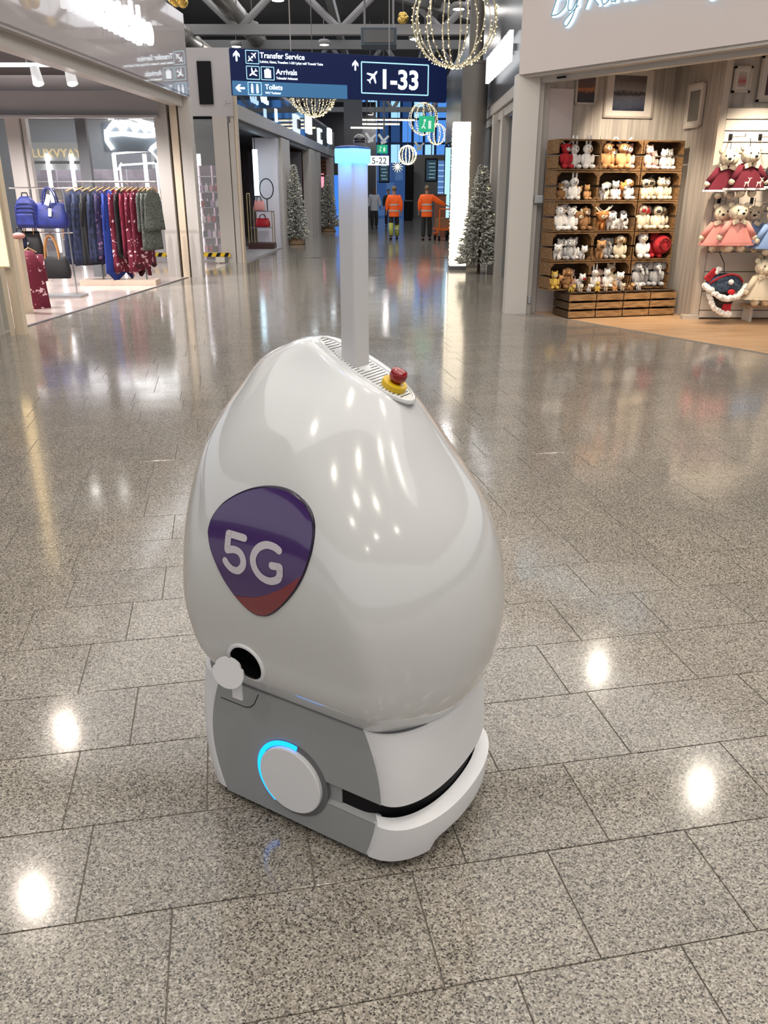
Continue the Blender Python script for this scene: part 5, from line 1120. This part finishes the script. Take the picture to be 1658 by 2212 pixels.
def band(sx_, z, L0, L1, name, m_, W0=.258, W1=.236, dz=.012):
    g = MB(); n_ = 40; A, B_ = [], []
    for i in range(n_+1):
        th = -PI/2+PI*i/n_; cx_, sy_ = abs(math.cos(th))**.92, math.copysign(abs(math.sin(th))**.92, math.sin(th)); xs = pe(z)
        A.append((sx_*(xs+(L0-xs)*cx_), W0*sy_, z)); B_.append((sx_*(xs-.02+(L1-xs+.02)*cx_), W1*sy_, z+dz))
    return g.loft([A, B_], cap=False, closed=False).build(name, m_, R, True)
band(1, .140, .402, .365, 'bumper_ledge', M_plast)
g = MB(); g.loft([base_ring(z, .345, .92, .2, .225) for z in (.014, .06)]); g.build('chassis', M_black, R)
for x, y in ((0, -.19), (0, .19)): MB().tube((x, y-.02, .1), (x, y+.02, .1), .0995, n=28).build('drive_wheel', M_black, R, True)
for x in (-.27, .27):
    for y in (-.12, .12): MB().tube((x, y-.012, .038), (x, y+.012, .038), .037, n=16).build('caster_wheel', M_dgrey, R, True)
# 5G badge conforming to the flank
badge = [(-.1728, .8527), (-.1699, .8712), (-.1604, .8944), (-.1397, .9213), (-.1146, .9416), (-.0857, .9594), (-.0529, .9742), (-.0159, .9846), (.0215, .9884), (.0534, .9848), (.084, .9731), (.107, .9562), (.121, .9348), (.1273, .9104), (.1272, .8763), (.121, .8449), (.1097, .8097), (.0904, .773), (.0625, .7359), (.0323, .704), (.0107, .6876), (-.0081, .68), (-.031, .6784), (-.0594, .6898), (-.0891, .7141), (-.1172, .7444), (-.1422, .7805), (-.1624, .8169)]
def wrap(x, z, off): return (x, -shell_y(x, z)-off, z)
bc = Vector((-.022, .845)); bs = [Vector((q.x, q.z)) for q in catmull([(a, 0, b) for a, b in badge+badge[:1]], 3)][:-1]
def disc_on(poly, center, off, name, m_, par, steps=10, edge=.0, scale=1):
    g = MB(); rings = []
    for k in range(steps, 0, -1): rings.append([wrap(*(center+(p-center)*scale*k/steps), off) for p in poly])
    if edge: rings.insert(0, [wrap(*(center+(p-center)*(scale+.012)), off*.25) for p in poly]); rings.insert(0, [wrap(*(center+(p-center)*(scale+.014)), -.003) for p in poly])
    g.loft(rings, cap=False); cv = g.bm.verts.new(wrap(*center, off)); last = g.bm.verts[:][-(len(poly)+1):-1]
    g.bm.verts.ensure_lookup_table(); last = [g.bm.verts[len(g.bm.verts)-1-len(poly)+i] for i in range(len(poly))]
    for i in range(len(poly)): g.bm.faces.new((last[i], last[(i+1) % len(poly)], cv))
    return g.build(name, m_, par, True)
rim_ = disc_on(bs, bc, .0045, 'badge_rim', M_edge, R, 6, 1, 1.0); bd = disc_on(bs, bc, .0052, 'badge', M_purple, R, 16, 0, .985); bd['label'] = 'purple rounded shield badge reading 5G'
wave = [(-.0891, .7141), (-.0749, .7159), (-.0376, .7231), (-.0031, .7353), (.0305, .7538), (.0629, .775), (.0876, .7956), (.1114, .8153)]
lowb = [(.1097, .8097), (.0904, .773), (.0625, .7359), (.0323, .704), (.0107, .6876), (-.0081, .68), (-.031, .6784), (-.0594, .6898), (-.0891, .7141)]
g = MB(); up_ = catmull([(a, 0, b) for a, b in wave], 5); lo_ = catmull([(a, 0, b) for a, b in lowb[::-1]], 5); NS = 40
def samp(c, u): k = u*(len(c)-1); i = min(int(k), len(c)-2); return c[i].lerp(c[i+1], k-i)
rr = []
for i in range(NS+1):
    a, b = samp(up_, i/NS), samp(lo_, i/NS); cc_ = Vector((bc.x, 0, bc.y)); b = cc_+(b-cc_)*.982
    rr.append([wrap(*((a.lerp(b, j/6)).x, (a.lerp(b, j/6)).z), .0058) for j in range(7)])
g.loft(rr, cap=False, closed=False).build('badge_wave', M_redw, bd, True)
def stroke(pts, r_, name, par, closed=False, smooth_from=0):
    c = [Vector((q.x, q.z)) for q in catmull([(a, 0, b) for a, b in pts], 8)]; g = MB(); 
    for a, b in zip(c, c[1:]):
        d = (b-a); 
        if d.length < 1e-6: continue
        nn = Vector((-d.y, d.x)).normalized()*r_; g.face([wrap(*(a+nn), .0064), wrap(*(a-nn), .0064), wrap(*(b-nn), .0064), wrap(*(b+nn), .0064)])
    for a in c: g.face([wrap(a.x+r_*math.cos(2*PI*i/14), a.y+r_*math.sin(2*PI*i/14), .00642) for i in range(14)])
    return g
five = [(-.0585, .8628), (-.1054, .8639), (-.1069, .8247), (-.0876, .8299), (-.0691, .8268), (-.0582, .813), (-.0587, .7965), (-.0721, .7822), (-.0905, .7816), (-.1045, .7894), (-.1116, .7971)]
gee = [(.0429, .8558), (.0296, .8607), (.0079, .8612), (-.013, .8515), (-.0259, .8346), (-.0291, .8161), (-.0205, .7964), (-.0024, .7825), (.0218, .7793), (.0432, .7883), (.0492, .8005), (.0482, .8188), (.0257, .8171)]
def glyph(name, parts):
    bmx = MB()
    for p_ in parts:
        s_ = stroke(p_, .0088, name, bd); me_ = bpy.data.meshes.new('t'); s_.bm.to_mesh(me_); s_.bm.free(); bmx.bm.from_mesh(me_); bpy.data.meshes.remove(me_)
    o = bmx.build(name, M_letter, bd); return o
glyph('digit_five', [five[0:2], five[1:3], five[2:]]); glyph('letter_g', [gee[:11], gee[10:12], gee[11:]])
# sloping grille strip over the crest with perforations, red stop button
def crest(x):       # top height of the shell on its centre line at x >= 0
    lo, hi = .5, 1.27
    for _ in range(40):
        m_ = (lo+hi)/2
        if cub(m_, KF) > x: lo = m_
        else: hi = m_
    return (lo+hi)/2 if x > .07 else 1.27+(.0245*(1-(max(0, x-0)/.07))**.5 if x >= 0 else .0245)
gd = Vector((GX1-GX0, 0, GZ1-GZ0)); gl = gd.length; gd.normalize(); gn = Vector((-gd.z, 0, gd.x))
def gp(u, v, o=0): return Vector((GX0, 0, GZ0))+gd*u+Vector((0, v, 0))+gn*o
def gw(u):      # half width
    s_ = u/gl; return .050*(max(0.0, 1-abs(2*s_-1)**2.8))**.5*(.72+.28*min(1, s_*2.2))+.002
out = []
for i in range(33): u = gl/2*(1-math.cos(PI*i/32)); out.append((u, gw(u)))
top_ = [gp(u, w_) for u, w_ in out]+[gp(u, -w_) for u, w_ in out[::-1]]
g = MB(); n_ = len(out)
def ring_at(f, o): return [gp(gl/2+(u-gl/2)*f, w_*f, o) for u, w_ in out]+[gp(gl/2+(u-gl/2)*f, -w_*f, o) for u, w_ in out[::-1]]
g.loft([ring_at(1.06, -.006), ring_at(1.04, .0), ring_at(1.02, .0018), ring_at(1.0, .0022), ring_at(.98, .0003)], cap=False).build('grille_collar', M_white, R, True)
g = MB(); g.prism(ring_at(.975, -.0005), gn*-.004).build('grille_plate', mat('grille_white', (.66, .65, .63), .4), R)
g = MB()
for i in range(34):
    u = .012+i*.0088
    for j in range(-9, 10):
        v_ = (j+(.5 if i % 2 else 0))*.0050
        if abs(v_) > gw(u)-.009 or u > gl-.014: continue
        if (u-.098)**2/.050**2+v_**2/.034**2 < 1: continue
        c_ = gp(u, v_, .0003); a = gd*.0011; b = Vector((0, .0019, 0)); g.face([c_-a-b, c_+a-b, c_+a+b, c_-a+b])
g.build('perforations', M_black, R, kind='stuff')
bt = gp(.222, 0, 0); brot = gn.to_track_quat('Z', 'X').to_matrix()
o = MB().lathe([(0, 0), (.030, 0), (.030, .012), (.0285, .014), (0, .014)], 36, bt, brot).build('stop_button_base', M_yellow, R); o['label'] = 'yellow round collar of the stop button'
o = MB().lathe([(0, .012), (.013, .012), (.013, .018), (.0185, .021), (.0205, .027), (.0205, .038), (.018, .043), (.010, .046), (0, .0465)], 36, bt, brot).build('stop_button', M_red, R, True); o['label'] = 'red mushroom stop button'
# mast: rounded rectangle profile
def rrect(a, b, r, n=6):
    P = []
    for cx_, cy_, s0 in ((a-r, b-r, 0), (-a+r, b-r, 1), (-a+r, -b+r, 2), (a-r, -b+r, 3)):
        for i in range(n+1): t_ = PI/2*(s0+i/n); P.append((cx_+r*math.cos(t_), cy_+r*math.sin(t_)))
    return P
mx, my = .051, .0
def mast_ring(a, b, r, z): return [(mx+x, my+y, z) for x, y in rrect(a, b, r)]
o = MB().loft([mast_ring(.0215, .031, .007, 1.20), mast_ring(.0215, .031, .007, 1.66)]).build('mast', M_pole, R, True); md = o.modifiers.new('e', 'EDGE_SPLIT'); md.split_angle = math.radians(50)
MB().loft([mast_ring(.0275, .0375, .013, 1.658), mast_ring(.0275, .0375, .013, 1.686)]).build('light_bar', M_blue, R, True)
MB().loft([mast_ring(.027, .037, .014, 1.686), mast_ring(.027, .037, .014, 1.690), mast_ring(.018, .028, .012, 1.692)]).build('light_bar_cap', mat('cap_blue', (.05, .12, .4), .3), R, True)
MB().sph((mx+.014, my+.006, 1.702), .0135, 20, 14).build('camera_ball', mat('ball_black', (.01, .01, .02), .08, coat=1), R, True)
MB().tube((mx+.014, my+.006, 1.686), (mx+.014, my+.006, 1.698), .013, n=20).build('camera_seat', M_dgrey, R)

for lx, ly, ax, ay in ((.051, -.066, .051, -.031), (.112, 0, .0725, 0)):
    f_ = lambda a_, b_2, z_: (RC.x+a_*math.cos(RZ)-b_2*math.sin(RZ), RC.y+a_*math.sin(RZ)+b_2*math.cos(RZ), z_)
    area('light_bar_lamp', f_(lx, ly, 1.655), .045, .045, (.10, .35, 1), f_(ax, ay, 1.625))

# ------------------------------------------------------------------ people far down the hall
def skin_mesh(name, J, E_, m, parent, sub=2):
    me = bpy.data.meshes.new(name); ks = list(J); me.from_pydata([J[k][0] for k in ks], [(ks.index(a), ks.index(b)) for a, b in E_], []); o = bpy.data.objects.new(name, me); C.objects.link(o); o.parent = parent
    sm = o.modifiers.new('skin', 'SKIN'); 
    for i, k in enumerate(ks):
        r_ = J[k][1]; me.skin_vertices[0].data[i].radius = r_ if hasattr(r_, '__len__') else (r_, r_)
    me.skin_vertices[0].data[0].use_root = True; ss = o.modifiers.new('sub', 'SUBSURF'); ss.levels = sub; ss.render_levels = sub
    dg = bpy.context.evaluated_depsgraph_get(); dg.update(); m2 = bpy.data.meshes.new_from_object(o.evaluated_get(dg)); o.modifiers.clear(); o.data = m2; m2.materials.clear(); m2.materials.append(m)
    for p in m2.polygons: p.use_smooth = True
    return o
def person(label, loc, rz, skinm, hairm, jm, tm, armR=None, armL=None, stride=.16, hgt=1.0, lower=None, tape=False, hat=None):
    aR = armR or [(.24, .02, 1.20), (.27, -.06, .95)]
    J = {'pel': ((0, 0, .96), (.13, .10)), 'sp': ((0, 0, 1.15), (.12, .09)), 'ch': ((0, .01, 1.35), (.15, .10)), 'nk': ((0, .01, 1.50), .055), 'hd0': ((0, -.01, 1.58), (.07, .08)), 'hd1': ((0, -.015, 1.69), (.075, .09)), 'hd2': ((0, -.01, 1.76), (.05, .06)),
         'lh': ((-.10, 0, .90), .085), 'lk': ((-.11, -stride*.5-.03, .50), .06), 'la': ((-.11, -stride*.7, .09), .04), 'lt': ((-.12, -stride*.7-.16, .04), .035), 'rh': ((.10, 0, .90), .085), 'rk': ((.11, stride*.3-.03, .50), .06), 'ra': ((.11, stride*.9, .10), .04), 'rt': ((.12, stride*.9-.15, .045), .035),
         'ls': ((-.18, .01, 1.42), .06), 'le': (armL[0] if armL else (-.24, .03, 1.16), .045), 'lw': (armL[1] if armL else (-.26, -.06, .93), .03), 'rs': ((.18, .01, 1.42), .06), 're': (aR[0], .045), 'rw': (aR[1], .03), 'nose': ((0, -.115, 1.665), .012)}
    E_ = [('pel', 'sp'), ('sp', 'ch'), ('ch', 'nk'), ('nk', 'hd0'), ('hd0', 'hd1'), ('hd1', 'hd2'), ('pel', 'lh'), ('lh', 'lk'), ('lk', 'la'), ('la', 'lt'), ('pel', 'rh'), ('rh', 'rk'), ('rk', 'ra'), ('ra', 'rt'), ('ch', 'ls'), ('ls', 'le'), ('le', 'lw'), ('ch', 'rs'), ('rs', 're'), ('re', 'rw'), ('hd1', 'nose')]
    for s_, wn in (('l', 'lw'), ('r', 'rw')):
        wv = Vector(J[wn][0]); ev = Vector(J['le' if s_ == 'l' else 're'][0]); d = (wv-ev).normalized(); sd_ = Vector((0, 1, 0)) if abs(d.y) < .8 else Vector((1, 0, 0))
        J[s_+'palm'] = (tuple(wv+d*.06), .025); E_.append((wn, s_+'palm'))
        for f_ in range(4): J[s_+'f%d' % f_] = (tuple(wv+d*(.135+.01*(1.5-abs(f_-1.5)))+sd_*(f_-1.5)*.02), .009); E_.append((s_+'palm', s_+'f%d' % f_))
        J[s_+'th'] = (tuple(wv+d*.08+sd_*-.05), .010); E_.append((s_+'palm', s_+'th'))
    o = skin_mesh('person', J, E_, skinm, None); tag(o, label, 'person', 'people in the hall'); o.location = loc; o.rotation_euler = (0, 0, rz); o.scale = (hgt,)*3
    up = lambda k, d=.022: (J[k][0], tuple(q+d for q in (J[k][1] if hasattr(J[k][1], '__len__') else (J[k][1],)*2)))
    jk = {k: up(k, .045) for k in ('pel', 'sp', 'ch', 'ls', 'le', 'rs', 're', 'lw', 'rw')}; jk['nk'] = ((0, .01, 1.47), .085); jk['hem'] = ((0, 0, .78), (.215, .165)); jk['pel'] = ((0, 0, .96), (.20, .155))
    lw_ = Vector(J['lw'][0])+(Vector(J['le'][0])-Vector(J['lw'][0]))*.12; rw_ = Vector(J['rw'][0])+(Vector(J['re'][0])-Vector(J['rw'][0]))*.12; jk['lw'] = (tuple(lw_), .045); jk['rw'] = (tuple(rw_), .045)
    skin_mesh('jacket', jk, [('pel', 'sp'), ('sp', 'ch'), ('ch', 'nk'), ('pel', 'hem'), ('ch', 'ls'), ('ls', 'le'), ('le', 'lw'), ('ch', 'rs'), ('rs', 're'), ('re', 'rw')], jm, o)
    tk = {k: up(k, .032) for k in ('pel', 'lh', 'lk', 'la', 'rh', 'rk', 'ra')}; tk['pel'] = ((0, 0, .93), (.12, .09)); tk['lh'] = ((-.09, 0, .86), .085); tk['rh'] = ((.09, 0, .86), .085); skin_mesh('trousers', tk, [('pel', 'lh'), ('lh', 'lk'), ('lk', 'la'), ('pel', 'rh'), ('rh', 'rk'), ('rk', 'ra')], tm, o)
    if lower:
        for s_ in 'lr': 
            kk, aa_ = Vector(J[s_+'k'][0]), Vector(J[s_+'a'][0]); MB().tube(kk+Vector((0, 0, .06)), aa_+Vector((0, 0, .05)), .092, .078, 14).build('gaiter', lower, o, True)
            MB().tube(kk.lerp(aa_, .25), kk.lerp(aa_, .38), .094, .092, 14).build('reflective_band', M_refl, o, True)
    if tape:
        g = MB(); n_ = 24
        for z, a_, b_2 in ((1.16, .19, .15), (.96, .205, .16)):
            o2 = MB().loft([[(a_*math.cos(2*PI*i/n_), b_2*math.sin(2*PI*i/n_), z+dz) for i in range(n_)] for dz in (0, .05)], cap=False).build('reflective_band', M_refl, o, True)
        g.bm.free()
    for s_ in 'lr': a_, t_ = Vector(J[s_+'a'][0]), Vector(J[s_+'t'][0]); MB().sph(((a_+t_)/2).to_tuple()[:2]+(.045,), (.052, .13, .045), 12, 8).build('shoe', M_blackc, o, True)
    MB().sph((0, .012, 1.715), (.085, .098, .09), 14, 10).build('hair', hairm, o, True)
    return o
person('person in an orange hi-vis jacket and yellow gaiters walking away', (.36, 30.66, 0), PI+.05, M_skin, M_hairf, M_hivis, M_trous, None, None, .14, 1.0, M_hivy, True)
person('person in an orange hi-vis jacket pushing a cart with one arm out', (1.50, 30.2, 0), PI-.1, M_skin, M_hairf, M_hivis, M_trous, None, [(-.42, -.06, 1.27), (-.66, -.16, 1.16)], .10, 1.01, None, True)
person('person in a white shirt and dark trousers facing the camera', (-.46, 40.5, 0), .1, M_skind, M_hair, M_shirt, M_trous, None, None, .08)
person('person in dark clothes half hidden behind the orange worker', (.22, 43, 0), 0, M_skin, M_hair, mat('darkjk', (.03, .035, .03), .8), M_trous, None, None, .06, .97)
t = thing('luggage_cart', 'orange service cart beside the second worker', 'cart', (2.1, 30.3, 0), .2); om = mat('cart_orange', (.9, .16, .02), .5)
MB().box((0, 0, .38), (.55, .8, .06)).build('platform', om, t); MB().path([(-.25, -.4, .38), (-.25, -.42, 1.05), (.25, -.42, 1.05), (.25, -.4, .38)], .02).build('push_handle', om, t)
for x in (-.22, .22):
    for y in (-.3, .3): MB().tube((x-.02, y, .09), (x+.02, y, .09), .09, n=14).build('wheel', M_black, t, True); MB().box((x, y, .26), (.04, .04, .2)).build('fork', M_steel, t)
MB().tube((-.26, -.3, .3), (-.26, .3, .2), .05, n=8).build('side_bumper', om, t)
bx1 = thing('cardboard_box', 'brown cardboard box riding on the orange cart', 'box', (2.1, 30.3, .41), .3); MB().box((0, 0, .17), (.45, .4, .34)).build('carton', mat('kraft', (.33, .20, .10), .8), bx1); MB().box((0, -.0, .342), (.06, .4, .004)).build('tape', M_tan, bx1)
t = thing('timber_crate', 'tall reddish brown box standing right of the cart worker', 'box', (2.1, 32.2, 0), 0); MB().box((0, 0, .75), (.4, .4, 1.5)).build('panel', mat('rb', (.25, .09, .05), .6), t); MB().box((0, 0, 1.51), (.44, .44, .03)).build('lid', M_woodd, t)
